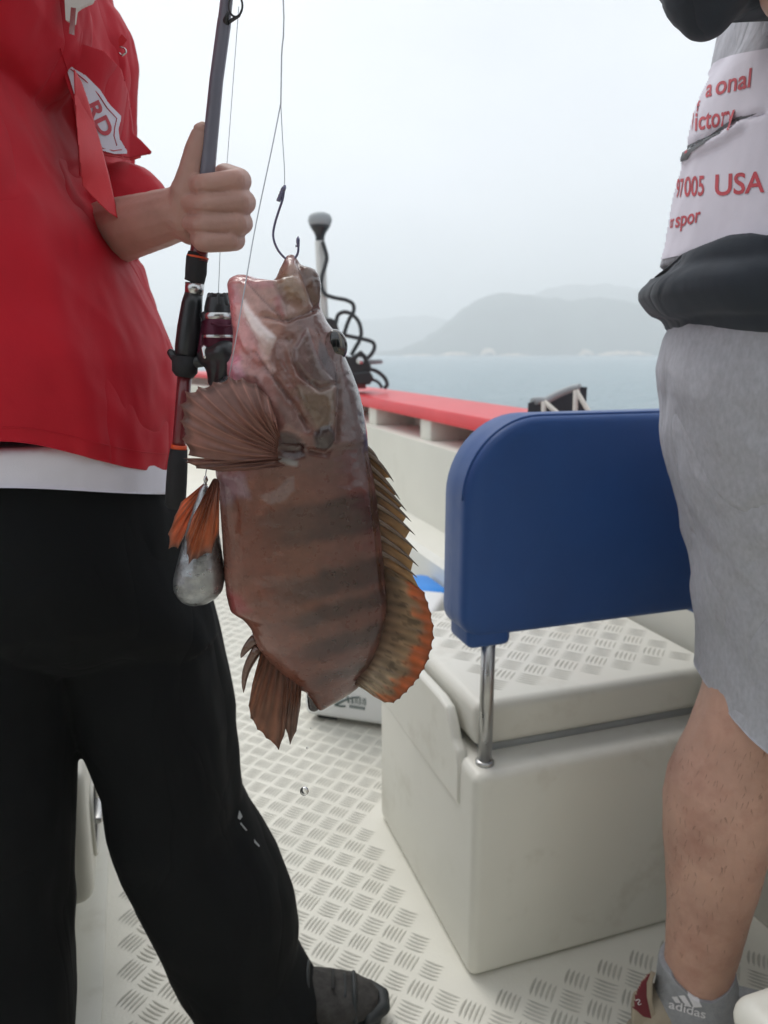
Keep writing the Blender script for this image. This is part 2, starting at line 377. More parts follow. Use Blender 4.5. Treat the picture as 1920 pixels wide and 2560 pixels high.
M['hill'] = mat('wooded_hill', (.035, .06, .04), .95, vary=.5, vscale=.05)
M['rock'] = mat('pale_shore_rock', (.62, .50, .38), .9, vary=.35, vscale=.12)
def hill(prof, D, depth, name, seed):
    us = np.linspace(prof[0][0], prof[-1][0], 160); vs = np.interp(us, [p[0] for p in prof], [p[1] for p in prof])
    nd = 26; V = []; F = []
    for j in range(nd):
        t = j / (nd - 1) * 2 - 1; y = D + t * depth; g = (1 - t * t) ** .8
        for u, v in zip(us, vs):
            p = PY(u, v, D); x = p.x * (1 + t * .06); zt = max(p.z - SEA, 0)
            nn = fbm(np.array([x * .012]), np.array([y * .012]), np.array([seed * 3.1]), 4)[0]
            n2 = fbm(np.array([x * .09]), np.array([y * .09]), np.array([seed * 1.1]), 3)[0]
            V.append((x, y, SEA - .6 + zt * g * (1 + (nn - .5) * .55 * (1 - g * .75)) + (n2 - .5) * 8 * min(1, zt / 20)))
    n = len(us)
    for j in range(nd - 1):
        for i in range(n - 1): F.append((j * n + i, j * n + i + 1, (j + 1) * n + i + 1, (j + 1) * n + i))
    o = mesh_obj(name, V, F, M['hill']); o['kind'] = 'structure'; return o
hill([(900, 885), (1000, 872), (1060, 850), (1110, 815), (1140, 792), (1165, 768), (1200, 750), (1245, 736), (1290, 732), (1340, 741), (1420, 748), (1500, 742), (1580, 760), (1700, 775), (1900, 770), (2100, 800), (2400, 840), (2700, 885)], 760, 110, 'hill', 1)
hill([(1200, 885), (1290, 780), (1330, 738), (1370, 720), (1420, 713), (1520, 714), (1600, 722), (1720, 735), (1900, 720), (2200, 730), (2600, 800), (3000, 885)], 1150, 130, 'hill', 2)
hill([(-900, 885), (-400, 830), (100, 800), (420, 815), (700, 822), (860, 806), (930, 797), (1010, 790), (1070, 789), (1110, 798), (1180, 815), (1290, 850), (1400, 885)], 1300, 120, 'hill', 3)
def rock(u0, u1, v0, D, seed):
    us = np.linspace(u0, u1, 24); V = []; F = []
    for j in range(5):
        t = j / 4
        for i, u in enumerate(us):
            e = math.sin(math.pi * i / 23) ** .5
            nn = fbm(np.array([u * .11]), np.array([j * .9]), np.array([seed * 2.0]), 3)[0]
            p = PY(u, v0, D); hgt = (p.z - SEA) * e * (.3 + .8 * nn)
            V.append((p.x, D + t * 12, SEA - .5 + hgt * math.sin(math.pi * (.12 + .62 * t))))
    for j in range(4):
        for i in range(23): F.append((j * 24 + i, j * 24 + i + 1, (j + 1) * 24 + i + 1, (j + 1) * 24 + i))
    o = mesh_obj('shore_rock', V, F, M['rock'], None, False); o['kind'] = 'structure'
for q, (u0, u1, v0) in enumerate([(1100, 1182, 873), (1206, 1242, 858), (1245, 1330, 881), (1455, 1490, 866), (1500, 1640, 872), (1000, 1090, 882)]): rock(u0, u1, v0, 640 - q * 2, q + 1)

# ---- haze
hz = mesh_obj('haze', *box((-3400, -3400, SEA - 1.7), (3400, 3400, 122), 0, frame=False), None, None, False); hz['kind'] = 'stuff'
hm = bpy.data.materials.new('haze_air'); hm.use_nodes = True; hm.node_tree.nodes.clear()
ho = hm.node_tree.nodes.new('ShaderNodeOutputMaterial'); hv = hm.node_tree.nodes.new('ShaderNodeVolumePrincipled')
hv.inputs['Color'].default_value = (.985, .995, 1.0, 1); hv.inputs['Density'].default_value = .0022; hv.inputs['Anisotropy'].default_value = .45
hm.node_tree.links.new(hv.outputs[0], ho.inputs['Volume']); hz.data.materials.append(hm)

# ---- boat: deck with raised tread, bulwark, gunwale
SC = -.10
HB = [(-3.2, 1.12), (-1, 1.16), (2, 1.16), (4, 1.16), (5.5, 1.09), (6.8, 1.0), (7.6, .9), (8.4, .74), (9.1, .5), (9.6, .25), (9.85, .06)]
fs = list(np.arange(-3.2, 4.01, .4)) + list(np.arange(4.2, 9.86, .2)); fs = [f for f in fs if f <= 9.85]
hb = np.interp(fs, [p[0] for p in HB], [p[1] for p in HB])
V = []; F = []
for f, q in zip(fs, hb): V += [B(f, SC - q - .02, 0), B(f, SC + q + .02, 0)]
for i in range(len(fs) - 1): F.append((2 * i, 2 * i + 1, 2 * i + 3, 2 * i + 2)[::-1])
deck = mesh_obj('deck', V, F, M['deck'], None, False); deck['kind'] = 'structure'
# fix orientation up
bm = bmesh.new(); bm.from_mesh(deck.data); bmesh.ops.recalc_face_normals(bm, faces=bm.faces)
if sum(f.normal.z for f in bm.faces) < 0: bmesh.ops.reverse_faces(bm, faces=bm.faces)
bm.to_mesh(deck.data); bm.free()

PITCH = .0465; TA = BA + math.radians(45)
def bar_cell(orient, z0=0.0, hh=.0016, nb=5, jit=0):
    V = []; F = []
    for k in range(nb):
        y = (k - (nb - 1) / 2) * PITCH * .180; L = PITCH * .44; wd = PITCH * .052; bow = PITCH * .035
        prof = [(-1, 0), (-.55, .85), (0, 1), (.55, .85), (1, 0)]
        o = len(V)
        for sgn in (-1, 1):
            for t, q in prof: V.append((t * L, y + sgn * wd * q + bow * (1 - t * t), z0))
        for t, q in prof: V.append((t * L * .9, y + bow * (1 - t * t), z0 + hh * (.35 + .65 * q)))
        for sgn, a in ((-1, 0), (1, 5)):
            for i in range(4):
                qd = (o + a + i, o + a + i + 1, o + 10 + i + 1, o + 10 + i); F.append(qd if sgn < 0 else qd[::-1])
        F.append((o, o + 10, o + 5)); F.append((o + 4, o + 9, o + 14))
    if orient: V = [(-y, x, z) for x, y, z in V]
    return V, F
cellm = []
for orient in (0, 1):
    o = mesh_obj('tread_cell', *bar_cell(orient), M['bar'], None, True); cellm.append(o.data); bpy.data.objects.remove(o)
def tread(name, parent, inside, z, limit=300, key=None, foff=(0, 0)):
    cells = []
    for i in range(-130, 131):
        for j in range(-130, 131):
            x = i * PITCH; y = j * PITCH
            X = x * math.cos(TA) - y * math.sin(TA) + foff[0]; Y = x * math.sin(TA) + y * math.cos(TA) + foff[1]
            f = X * FX + Y * FY; s = X * SX + Y * SY
            if inside(f, s): cells.append((math.hypot(X, Y - .0), X, Y, (i + j) & 1))
    vis = []; hid = []
    for c in cells:
        uu, vv = proj([(c[1], c[2], z)]); (vis if (-40 < uu[0] < 1960 and 900 < vv[0] < 2620) else hid).append(c)
    vis.sort()
    near = vis[:limit]; rest = vis[limit:] + hid
    for c in near:
        o = bpy.data.objects.new(name, cellm[c[3]]); COL.objects.link(o); o.parent = parent
        base = parent; off = Vector((0, 0, 0))
        while base is not None: off += Vector(base.location); base = base.parent
        o.location = Vector((c[1], c[2], z)) - off; o.rotation_euler = (0, 0, TA + random.uniform(-.02, .02))
        o.scale = (random.uniform(.93, 1.05), random.uniform(.93, 1.05), 1)
    if rest:
        VF = [];
        T = [bar_cell(0), bar_cell(1)]; V = []; F = []
        ca, sa = math.cos(TA), math.sin(TA)
        for c in rest:
            o = len(V)
            for x, y, zz in T[c[3]][0]: V.append((c[1] + x * ca - y * sa, c[2] + x * sa + y * ca, z + zz))
            F += [tuple(i + o for i in q) for q in T[c[3]][1]]
        base = parent; off = Vector((0, 0, 0))
        while base is not None: off += Vector(base.location); base = base.parent
        o = mesh_obj('tread_cells_beyond', np.array(V) - np.array(off), F, M['bar'], parent, True); o['kind'] = 'stuff'
def on_deck(f, s):
    return (-.082 < s < (.86 if f > 1.6 else 1.0) and .3 < f < 5.6) and not (s > .452 and .947 < f < 1.50)
tread('tread_cell', deck, on_deck, .0005)

boat = thing('boat', 'white motor boat with red gunwale cap and cream bulwark walls', 'boat')
def strip(prof, f0=-3.2, f1=9.86, side=1, closed=True):
    """sweep a (ds,z) profile along the inner bulwark line"""
    ff = [f for f in fs if f0 <= f <= f1]; rings = []
    for f in ff:
        q = float(np.interp(f, [p[0] for p in HB], [p[1] for p in HB])); taper = 1
        rings.append([B(f, SC + side * (q + ds), z) for ds, z in prof])
    n = len(prof); V = [p for r in rings for p in r]; F = []
    for i in range(len(rings) - 1):
        for k in range(n if closed else n - 1):
            k2 = (k + 1) % n; qd = (i * n + k, i * n + k2, (i + 1) * n + k2, (i + 1) * n + k); F.append(qd)
    if closed: F.append(tuple(range(n))); F.append(tuple((len(rings) - 1) * n + k for k in range(n))[::-1])
    return V, F
def fixn(o):
    bm = bmesh.new(); bm.from_mesh(o.data); bmesh.ops.recalc_face_normals(bm, faces=bm.faces); bm.to_mesh(o.data); bm.free(); return o
for side in (1, -1):
    fixn(autosmooth(P_('gunwale_cap', *strip([(0, .802), (0, .84), (.006, .848), (.29, .856), (.30, .85), (.30, .79), (.28, .78)], side=side), M['red'], boat)))
    fixn(autosmooth(P_('inner_wall', *strip([(0, 0.002), (0, .712), (.012, .722), (.20, .722), (.20, .002)], side=side), M['gelwall'], boat)))
    fixn(autosmooth(P_('hull_side', *strip([(.205, .79), (.205, -.2), (.05, -.75), (.09, -.75), (.26, -.2), (.275, .779)], side=side), M['gelwall'], boat)))
    if side > 0: fixn(autosmooth(P_('side_ledge', *strip([(-.16, .002), (-.16, .38), (-.14, .40), (-.001, .404), (-.001, .002)], 1.7, 7.0, side), M['gel'], boat)))
    for k in range(9):
        f = .66 + k * .68
        q = float(np.interp(f, [p[0] for p in HB], [p[1] for p in HB]))
        s0 = SC + side * (q + .012); s1 = SC + side * (q + .204)
        P_('rail_post', *box((f - .055, s0, .7215), (f + .055, s1, .803), .006, 2), M['gelwall'], boat, True)
P_('bow_stem', *prism([B(f, s, -.3) for f, s in ((9.78, SC - .32), (9.78, SC + .32), (10.12, SC + .14), (10.2, SC), (10.12, SC - .14))], [B(f, s, .785) for f, s in ((9.78, SC - .32), (9.78, SC + .32), (10.12, SC + .14), (10.2, SC), (10.12, SC - .14))]), M['gelwall'], boat, False)
P_('bow_cap', *prism([B(f, s, .787) for f, s in ((9.70, SC - .33), (9.70, SC + .33), (10.16, SC + .16), (10.25, SC), (10.16, SC - .16))], [B(f, s, .858) for f, s in ((9.70, SC - .33), (9.70, SC + .33), (10.16, SC + .16), (10.25, SC), (10.16, SC - .16))]), M['red'], boat, False)
# unseen wall and dark panes added aft of the camera to block sky light
P_('sky_block_wall', *box((-.72, -1.15, .003), (-.62, .95, 2.2), .02, 2), M['gelwall'], boat)
for k in range(3):
    s0 = -1.05 + k * .66
    P_('sky_block_pane', *box((-.615, s0, 1.0), (-.60, s0 + .6, 1.95), .004, 1), M['dark'], boat)

# margin strip beside the tread (smooth border moulded into the deck)
P_('deck_border', *box((.2, -.185, -.01), (4.5, -.112, .006), .003, 2), M['gel'], deck)
# ================================================================== BENCH
bench = thing('bench_seat', 'white moulded bench locker with blue vinyl backrest on steel posts', 'bench', B(1.0, .5, 0))
fa, fb, sa_, sb_ = .976, 1.47, .482, 1.0
autosmooth(P_('locker_box', *box((fa, sa_, .002), (fb, sb_, .385), .016, 4), M['gel'], bench), 60)
# raised side wing beside the lid
def wing():
    pr = [(1.035, .30), (1.035, .372), (1.045, .395), (1.062, .405), (1.075, .43), (1.095, .452), (1.13, .458), (fb + .004, .458), (fb + .004, .30)]
    a = [B(f, sa_ - .004, z) for f, z in pr]; b = [B(f, sa_ + .016, z) for f, z in pr]
    return prism(a, b)
wg = autosmooth(fixn(P_('side_wing', *wing(), M['gel'], bench)), 50)
mo = wg.modifiers.new('b', 'BEVEL'); mo.width = .005; mo.segments = 2
lid = autosmooth(P_('lid', *box((1.035, .508, .3975), (fb + .03, sb_ + .02, .478), .018, 5), M['gel'], bench), 60)
P_('lid_seal', *box((1.045, .525, .384), (fb, sb_, .399), .002, 1), M['grey'], bench)
tread('tread_cell', lid, lambda f, s: 1.075 < f < fb and .555 < s < sb_ - .02, .4781, 300, foff=(.012, .02))
# backrest: cushion in the plane f = const, rounded corners
def cushion():
    s0, s1, z0, z1 = .462, 1.03, .612, .958; f0, f1 = .992, 1.088
    outl = []
    def arc(cs, cz, r, a0, a1, n=9):
        for k in range(n): a = math.radians(a0 + (a1 - a0) * k / (n - 1)); outl.append((cs + r * math.cos(a), cz + r * math.sin(a)))
    arc(s0 + .125, z1 - .125, .125, 180, 90, 14); arc(s1 - .125, z1 - .125, .125, 90, 0, 14)
    arc(s1 - .035, z0 + .035, .035, 0, -90, 7); arc(s0 + .035, z0 + .035, .035, -90, -180, 7)
    dense = []
    for k in range(len(outl)):
        a, b = outl[k], outl[(k + 1) % len(outl)]; m_ = max(1, int(math.hypot(b[0] - a[0], b[1] - a[1]) / .015))
        dense += [(a[0] + (b[0] - a[0]) * t / m_, a[1] + (b[1] - a[1]) * t / m_) for t in range(m_)]
    outl = dense
    cs = (s0 + s1) / 2; cz = (z0 + z1) / 2
    rings = []
    lay = [(f0, .90, .0), (f0 + .0015, .955, 0), (f0 + .006, .985, 0), (f0 + .016, 1, 0), (f0 + .028, .995, 0), ((f0 + f1) / 2, 1.0, 0), (f1 - .016, 1, 0), (f1 - .004, .98, 0), (f1, .90, 0)]
    for f, k, _ in lay:
        R = []
        for s, z in outl:
            # inset by absolute amounts rather than pure scaling
            ds = (cs - s) * min(1, max(0, (z - z0) / .05)); dz = cz - z; Ld = math.hypot(ds, dz); ins = (1 - k) * .28
            R.append(B(f, s + ds / Ld * ins, z + dz / Ld * ins))
        rings.append(R)
    V, F = loft(rings, False); n = len(outl)
    # puffed faces: concentric rings to the centre
    for side, base, fr in ((0, 0, f0), (1, (len(rings) - 1) * n, f1)):
        prev = list(range(base, base + n))
        for t in (.75, .5, .25):
            cur = []
            for k in range(n):
                s, z = outl[k]; pf = fr + (-1 if side == 0 else 1) * .006 * (1 - t * t)
                V.append(B(pf, cs + (s - cs) * t * .9, cz + (max(z, .625) - cz) * t * .9)); cur.append(len(V) - 1)
            for k in range(n):
                q = (prev[k], prev[(k + 1) % n], cur[(k + 1) % n], cur[k]); F.append(q[::-1] if side == 0 else q)
            prev = cur
        V.append(B(fr + (-.006 if side == 0 else .006), cs, cz)); c = len(V) - 1
        for k in range(n): F.append((prev[k], prev[(k + 1) % n], c)[::-1 if side == 0 else 1])
    return V, F, outl, cs, cz
V, F, outl, cs, cz = cushion()
backrest = fixn(P_('backrest', V, F, M['blue'], bench))
pip = []
for f in (1.0085,):
    pip.append(tube([B(f, s + (cs - s) * .002, z + (cz - z) * .002) for s, z in outl[:len(outl) // 2]], .0028, 6))
P_('piping', *join(*pip), M['blue'], backrest)
for s in (.515, .965):
    autosmooth(P_('post_sleeve', *box((.997, s - .042, .594), (1.075, s + .034, .635), .012, 4), M['blue'], backrest), 60)
    P_('post', *tube([B(1.012, s, .378), B(1.012, s, .615)], .0115, 20), M['steel'], bench)
    P_('post_collar', *tube([B(1.012, s, .383), B(1.012, s, .3895), B(1.012, s, .392)], [.016, .016, .013], 20), M['steel'], bench)
for f, s, z in ((.984, .535, .03), (.984, .83, .055)):
    P_('drain_hole', *tube([B(f + .0, s, z), B(f - .0015, s, z)], .004, 10), M['socket'], bench)

# ================================================================== LEFT LOCKER
lk = thing('side_locker', 'white side locker with dark hand slot behind the black trousers', 'locker', B(1.2, -.3, 0))
autosmooth(P_('locker_body', *box((1.12, -.75, .002), (2.2, -.168, .16), .02, 3), M['gel'], lk), 60)
autosmooth(P_('locker_riser', *box((1.165, -.75, .155), (2.2, -.114, .40), .025, 4), M['gel'], lk), 60)
# slot as a near-black face on the riser, hollow's shade put into the colour
def slotpoly(s, g=0):
    pts = []
    for a in np.linspace(0, 2 * math.pi, 28, endpoint=False):
        c, q = math.cos(a), math.sin(a)
        pts.append(B(1.285 + (.055 + g) * math.copysign(abs(c) ** .6, c), s, .255 + (.055 + g) * math.copysign(abs(q) ** .6, q)))
    return pts
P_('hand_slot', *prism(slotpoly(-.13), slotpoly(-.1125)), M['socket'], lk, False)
P_('slot_rim', *join(tube(slotpoly(-.112, .006) + [slotpoly(-.112, .006)[0]], .004, 8, False)), M['gel'], lk)
P_('latch', *box((1.25, -.118, .25), (1.32, -.098, .262), .004, 2), M['steel'], lk)

# ================================================================== COOLERS, BIN, CHAIR
cl = thing('cool_box', 'white cool box with dark printed logo standing on the deck behind the bench', 'cool box', B(2.0, .5, 0))
co = B(1.97, .41, 0); cr = math.atan2((PZ(940, 1830) - PZ(760, 1803)).y, (PZ(940, 1830) - PZ(760, 1803)).x)
def lbox(lo, hi, bev, seg, org, rot):
    V, F = box(lo, hi, bev, seg, frame=False); R = Matrix.Rotation(rot, 3, 'Z'); return [Vector(org) + R @ v for v in V], F
cgo = PZ(760, 1803)
autosmooth(P_('tub', *lbox((0, 0, .018), (.36, .25, .29), .022, 4, cgo, cr), M['cooler'], cl), 60)
autosmooth(P_('lid', *lbox((-.008, -.008, .292), (.368, .258, .35), .018, 4, cgo, cr), M['cooler'], cl), 60)
for x in (.03, .27): 
    for y in (.03, .17): P_('foot', *lbox((x, y, .0), (x + .06, y + .05, .02), .004, 2, cgo, cr), M['rubber'], cl)
R3 = Matrix.Rotation(cr, 3, 'Z')
def cpl(x, z): return Vector(cgo) + R3 @ Vector((x, -.0014, z))
lg = []
arcp = [cpl(.098 + .075 * t, .066 + .034 * math.sin(t * math.pi / 2 * .95)) for t in np.linspace(0, 1, 14)]
lg.append(tube(arcp, [.0018 + .002 * (1 - t) for t in np.linspace(0, 1, 14)], 6)); lg.append(tube([cpl(.098, .066), cpl(.115, .064), cpl(.13, .0665)], .0026, 6))
P_('logo_arc', *join(*lg), M['logo'], cl)
def text_mesh(body, ext=0.0, off=0.0):
    cu = bpy.data.curves.new('t', 'FONT'); cu.body = body; cu.size = 1; cu.offset = off; cu.resolution_u = 4; cu.align_x = 'LEFT'
    o = bpy.data.objects.new('t', cu); COL.objects.link(o); dg = bpy.context.evaluated_depsgraph_get(); dg.update()
    me = bpy.data.meshes.new_from_object(o.evaluated_get(dg)); V = [v.co.copy() for v in me.vertices]; F = [tuple(p.vertices) for p in me.polygons]
    bpy.data.objects.remove(o); bpy.data.meshes.remove(me); bpy.data.curves.remove(cu); return V, F
marks = []
for k, (x, w_, sl) in enumerate([(.137, .006, .004), (.147, .003, -.003), (.152, .003, .003), (.159, .003, 0), (.166, .0025, .002), (.172, .004, 0), (.180, .003, -.002), (.187, .004, 0)]):
    marks.append(([cpl(x, .078), cpl(x + w_, .078), cpl(x + w_ - sl, .099), cpl(x - sl, .099)], [(0, 1, 2, 3)]))
for k in range(7):
    marks.append(([cpl(.142 + k * .0068, .063), cpl(.1465 + k * .0068, .063), cpl(.1465 + k * .0068, .073), cpl(.142 + k * .0068, .073)], [(0, 1, 2, 3)]))
P_('logo_marks', *join(*marks), M['logo'], cl, False)

nc = thing('cool_box', 'cream cool box corner beside the grey ankle sock', 'cool box', PZ(1850, 2480, 0) if False else (0.55, .62, 0))
nco = PZ(1812, 2474, .30)
autosmooth(P_('lid', *lbox((0, -.30, .245), (.42, 0, .30), .028, 6, (nco.x, nco.y, 0), BA), M['gel'], nc), 60)
autosmooth(P_('tub', *lbox((.016, -.285, .002), (.405, -.014, .2465), .02, 4, (nco.x, nco.y, 0), BA), M['gel'], nc), 60)
autosmooth(P_('side_handle', *lbox((-.05, -.21, .19), (.03, -.045, .225), .012, 4, (nco.x, nco.y, 0), BA), M['gel'], nc), 60)

bb = thing('storage_bin', 'bright blue lidded plastic bin on the deck behind the white bench', 'bin', B(2.12, .765, 0))
def tub(org, rot, a, b, h, t=.012):
    R = Matrix.Rotation(rot, 3, 'Z'); rings = []
    def rr(x, y, z, r=.03):
        pts = []
        for cx, cy, a0 in ((x - r, y - r, 0), (-x + r, y - r, 90), (-x + r, -y + r, 180), (x - r, -y + r, 270)):
            for k in range(5): q = math.radians(a0 + k * 22.5); pts.append(Vector(org) + R @ Vector((cx + r * math.cos(q), cy + r * math.sin(q), z)))
        return pts
    return loft([rr(a * .9, b * .9, .002), rr(a, b, h), rr(a + .012, b + .012, h), rr(a + .012, b + .012, h + .018), rr(a + .004, b + .004, h + .024), rr(a * .5, b * .5, h + .027)])
bbo = B(2.12, .765, 0)
autosmooth(fixn(P_('bin_shell', *tub(bbo, BA, .115, .085, .31), M['brightblue'], bb)), 40)
for q in (-1, 1):
    P_('bin_handle', *tube(smooth_path([bbo + Matrix.Rotation(BA, 3, 'Z') @ Vector((q * .125, -.04, .22)), bbo + Matrix.Rotation(BA, 3, 'Z') @ Vector((q * .15, 0, .22)), bbo + Matrix.Rotation(BA, 3, 'Z') @ Vector((q * .125, .04, .22))], 5), .006, 8), M['brightblue'], bb)

ch = thing('folding_chair', 'dark canvas folding chair with pale frame behind the blue backrest', 'chair', B(1.9, .55, 0))
yc = 2.0
def cp(u, v, dy=0): return PY(u, v, yc + dy)
# curved canvas back between two pale bent frames
top = [(1322, 1008), (1345, 1003), (1370, 1005), (1400, 990), (1440, 972), (1465, 967), (1468, 968)]
back = []
n = 24
us = np.linspace(1322, 1468, n); vt = np.interp(us, [p[0] for p in top], [p[1] for p in top])
V = []; F = []
for i in range(n):
    bow = .035 * math.sin(math.pi * i / (n - 1))
    a = cp(us[i], vt[i]); 
    for dy, z in ((bow, a.z), (bow, .62), (bow + .012, .62), (bow + .012, a.z)): V.append((a.x, yc + dy, z))
for i in range(n - 1):
    for k in range(4): k2 = (k + 1) % 4; F.append((i * 4 + k, i * 4 + k2, (i + 1) * 4 + k2, (i + 1) * 4 + k))
F.append((0, 1, 2, 3)); F.append(tuple((n - 1) * 4 + k for k in range(4))[::-1])
autosmooth(fixn(P_('back_canvas', V, F, M['canvas'], ch)), 50)
P_('top_hem', *tube([Vector((V[i * 4][0], V[i * 4][1] + .006, V[i * 4][2])) for i in range(2, n - 2)], .011, 8), M['grey'], ch)
xl, xr = cp(1362, 1000).x, cp(1442, 1000).x
for (u0, v0, u1, v1) in ((1360, 1004, 1402, 1040), (1440, 976, 1474, 1032)):
    a = cp(u0, v0, -.01); b_ = cp(u1, v1, -.03)
    P_('frame_tube', *tube([Vector((a.x, a.y, a.z)), Vector((a.x + .005, yc - .008, .70)), Vector((a.x + .01, yc + .03, .40)), Vector((a.x + .012, yc + .06, .006))], .007, 8), M['cord'], ch)
    dirv = (b_ - a).normalized(); e = a + dirv * .5; k = (e.z - .006) ; e = a + (b_ - a) * ((a.z - .45) / (a.z - b_.z))
    P_('frame_brace', *tube([a, e], .0065, 8), M['cord'], ch)
s_ = cp(1395, 1000).x
P_('seat_canvas', *box((s_ - .09, yc - .12, .43), (s_ + .13, yc + .05, .445), .005, 2, frame=False), M['canvas'], ch)
for dx in (-.08, .12):
    P_('leg', *tube([Vector((s_ + dx, yc - .11, .435)), Vector((s_ + dx, yc - .10, .006))], .007, 8), M['cord'], ch)

# ================================================================== TROLLING MOTOR
ym = 3.95
def mp_(u, v, dy=0): return PY(u, v, ym + dy)
tm = thing('trolling_motor', 'electric trolling motor with pale shaft and looped black cables on the gunwale', 'motor', B(3.7, 1.0, .85))
prof = [(548, 3), (541, 12), (536, 22), (533, 26), (534, 27.5)]
hx = 800
def lathe(c_u, prof, dy=0, n=20):
    rings = []
    for v, r in prof:
        c = mp_(c_u, v, dy); k = (mp_(c_u + r, v, dy) - c).x
        rings.append([c + Vector((k * math.cos(a), k * math.sin(a), 0)) for a in np.linspace(0, 2 * math.pi, n, endpoint=False)])
    return loft(rings)
head = P_('head_housing', *lathe(hx, [(531, 4), (532, 14), (536, 24), (543, 29), (552, 30), (560, 28), (566, 25)]), M['grey'], tm)
fixn(head)
fixn(P_('head_neck', *lathe(hx, [(564, 26.5), (572, 22), (582, 15), (592, 11.5), (600, 11), (606, 10)]), M['dark'], tm))
P_('shaft', *tube([mp_(800, 603), mp_(815, 930)], [.026, .026], 16), M['shaft'], tm)
def cab(pts, r=.010): return tube(smooth_path([mp_(u, v, -.04 if len(q) == 0 else q[0]) for u, v, *q in pts], 8), r, 8)
P_('cable', *cab([(806, 604), (813, 625), (817, 645), (812, 668), (805, 690), (804, 715), (813, 735), (835, 744), (865, 750), (882, 760), (884, 778), (872, 800), (862, 830), (858, 850)]), M['cable'], tm)
P_('cable', *cab([(840, 808), (845, 788), (860, 780), (880, 786), (897, 805), (903, 830), (899, 850), (888, 870), (878, 888)]), M['cable'], tm)
P_('cable', *cab([(850, 835), (880, 842), (910, 848), (932, 856), (936, 870), (928, 886), (915, 898)]), M['cable'], tm)
P_('cable', *cab([(925, 922), (945, 930), (962, 945), (968, 962), (960, 971)]), M['cable'], tm)
P_('cable', *cab([(920, 950), (935, 950), (948, 958), (955, 970)], .008), M['cable'], tm)
# mount
def mprism(poly, y0, y1): return prism([mp_(u, v, y0) for u, v in poly], [mp_(u, v, y1) for u, v in poly])
for nm, poly, y0, y1, m_ in (
    ('mount_arm', [(808, 798), (826, 794), (842, 802), (850, 838), (858, 885), (862, 900), (840, 930), (822, 925)], -.07, .05, 'dark'),
    ('mount_plate', [(850, 885), (878, 892), (902, 875), (916, 888), (928, 915), (930, 928), (900, 935), (868, 936), (846, 925)], -.10, .10, 'dark'),
    ('mount_base', [(858, 934), (925, 928), (935, 944), (925, 962), (870, 960)], -.12, .14, 'dark'),
    ('stow_bar', [(916, 899), (956, 898), (958, 909), (918, 912)], -.02, .02, 'grey'),
    ('mount_pad', [(866, 944), (914, 942), (916, 972), (868, 972)], -.09, .12, 'rodred')):
    o = fixn(P_(nm, *mprism(poly, y0, y1), M[m_], tm, False)); mo = o.modifiers.new('b', 'BEVEL'); mo.width = .008; mo.segments = 2
P_('foot_bolt', *tube([mp_(900, 902, -.11), mp_(900, 902, -.06)], .02, 12), M['silver'], tm)
# ================================================================== FISH
YF = .66
fish = thing('grouper', 'brown banded grouper hanging mouth open from the hook', 'fish', PY(740, 1200, YF))
BODY = [(567, 715), (572, 700), (585, 690), (600, 686), (620, 688), (650, 697), (677, 702), (686, 703), (693, 690), (700, 672), (713, 645), (720, 638), (728, 635), (735, 637), (742, 645), (750, 660), (765, 668),
        (785, 675), (798, 690), (803, 715), (801, 740), (800, 760), (805, 778), (820, 808), (832, 822), (845, 838), (855, 862), (862, 890), (880, 930), (895, 970), (908, 1020), (918, 1080), (921, 1120),
        (926, 1150), (936, 1200), (945, 1260), (951, 1320), (957, 1380), (963, 1440), (968, 1500), (965, 1550), (952, 1600), (932, 1650), (912, 1690), (899, 1715), (878, 1731), (840, 1752), (806, 1770), (797, 1769),
        (776, 1743), (757, 1720), (735, 1712), (700, 1680), (662, 1640), (640, 1608), (632, 1582), (628, 1568), (610, 1546), (595, 1533), (577, 1527), (571, 1506), (565, 1480), (560, 1430), (555, 1350), (550, 1260), (545, 1205), (538, 1180),
        (548, 1100), (560, 1020), (570, 945), (566, 925), (569, 905), (578, 890), (580, 870), (582, 830), (578, 800), (575, 770), (570, 740)]
def span(v, umin=0, umax=3000):
    xs = []
    n = len(BODY)
    for i in range(n):
        (u0, v0), (u1, v1) = BODY[i], BODY[(i + 1) % n]
        if (v0 <= v < v1) or (v1 <= v < v0): xs.append(u0 + (u1 - u0) * (v - v0) / (v1 - v0))
    xs = sorted(x for x in xs if umin <= x <= umax); return xs[0], xs[-1]
TV = [(690, .016), (720, .024), (800, .033), (900, .040), (1000, .044), (1100, .045), (1250, .041), (1400, .036), (1520, .031), (1620, .024), (1700, .017), (1745, .012), (1768, .007)]
def slice_ring(v, u0, u1, T, n=44, p=2.15, yo=0.0):
    t0, t1 = u0, u1
    for it in range(4):
        R = slice_ring0(v, u0, u1, T, n, p, yo); uu = proj([tuple(q) for q in R])[0]; u0 += t0 - uu.min(); u1 += t1 - uu.max()
    return R
def slice_ring0(v, u0, u1, T, n=44, p=2.15, yo=0.0):
    R = []
    for k in range(n):
        a = 2 * math.pi * k / n; c, s = math.cos(a), math.sin(a)
        u = (u0 + u1) / 2 + (u1 - u0) / 2 * math.copysign(abs(c) ** (2 / p), c)
        R.append(PY(u, v, YF + yo) + Vector((0, T * math.copysign(abs(s) ** (2 / p), s), 0)))
    return R
rings = []
for v in list(np.arange(706, 1766, 8.0)) + [1768]:
    u0, u1 = span(v); T = 1.15 * float(np.interp(v, [t[0] for t in TV], [t[1] for t in TV]))
    yo = .03 * sstep(1560, 1770, v) ** 1.3        # tail swings away from the camera
    if v < 1100: yo -= .004
    rings.append(slice_ring(v, u0, u1, T, yo=float(yo)))
parts = [loft(rings)]
rings = []
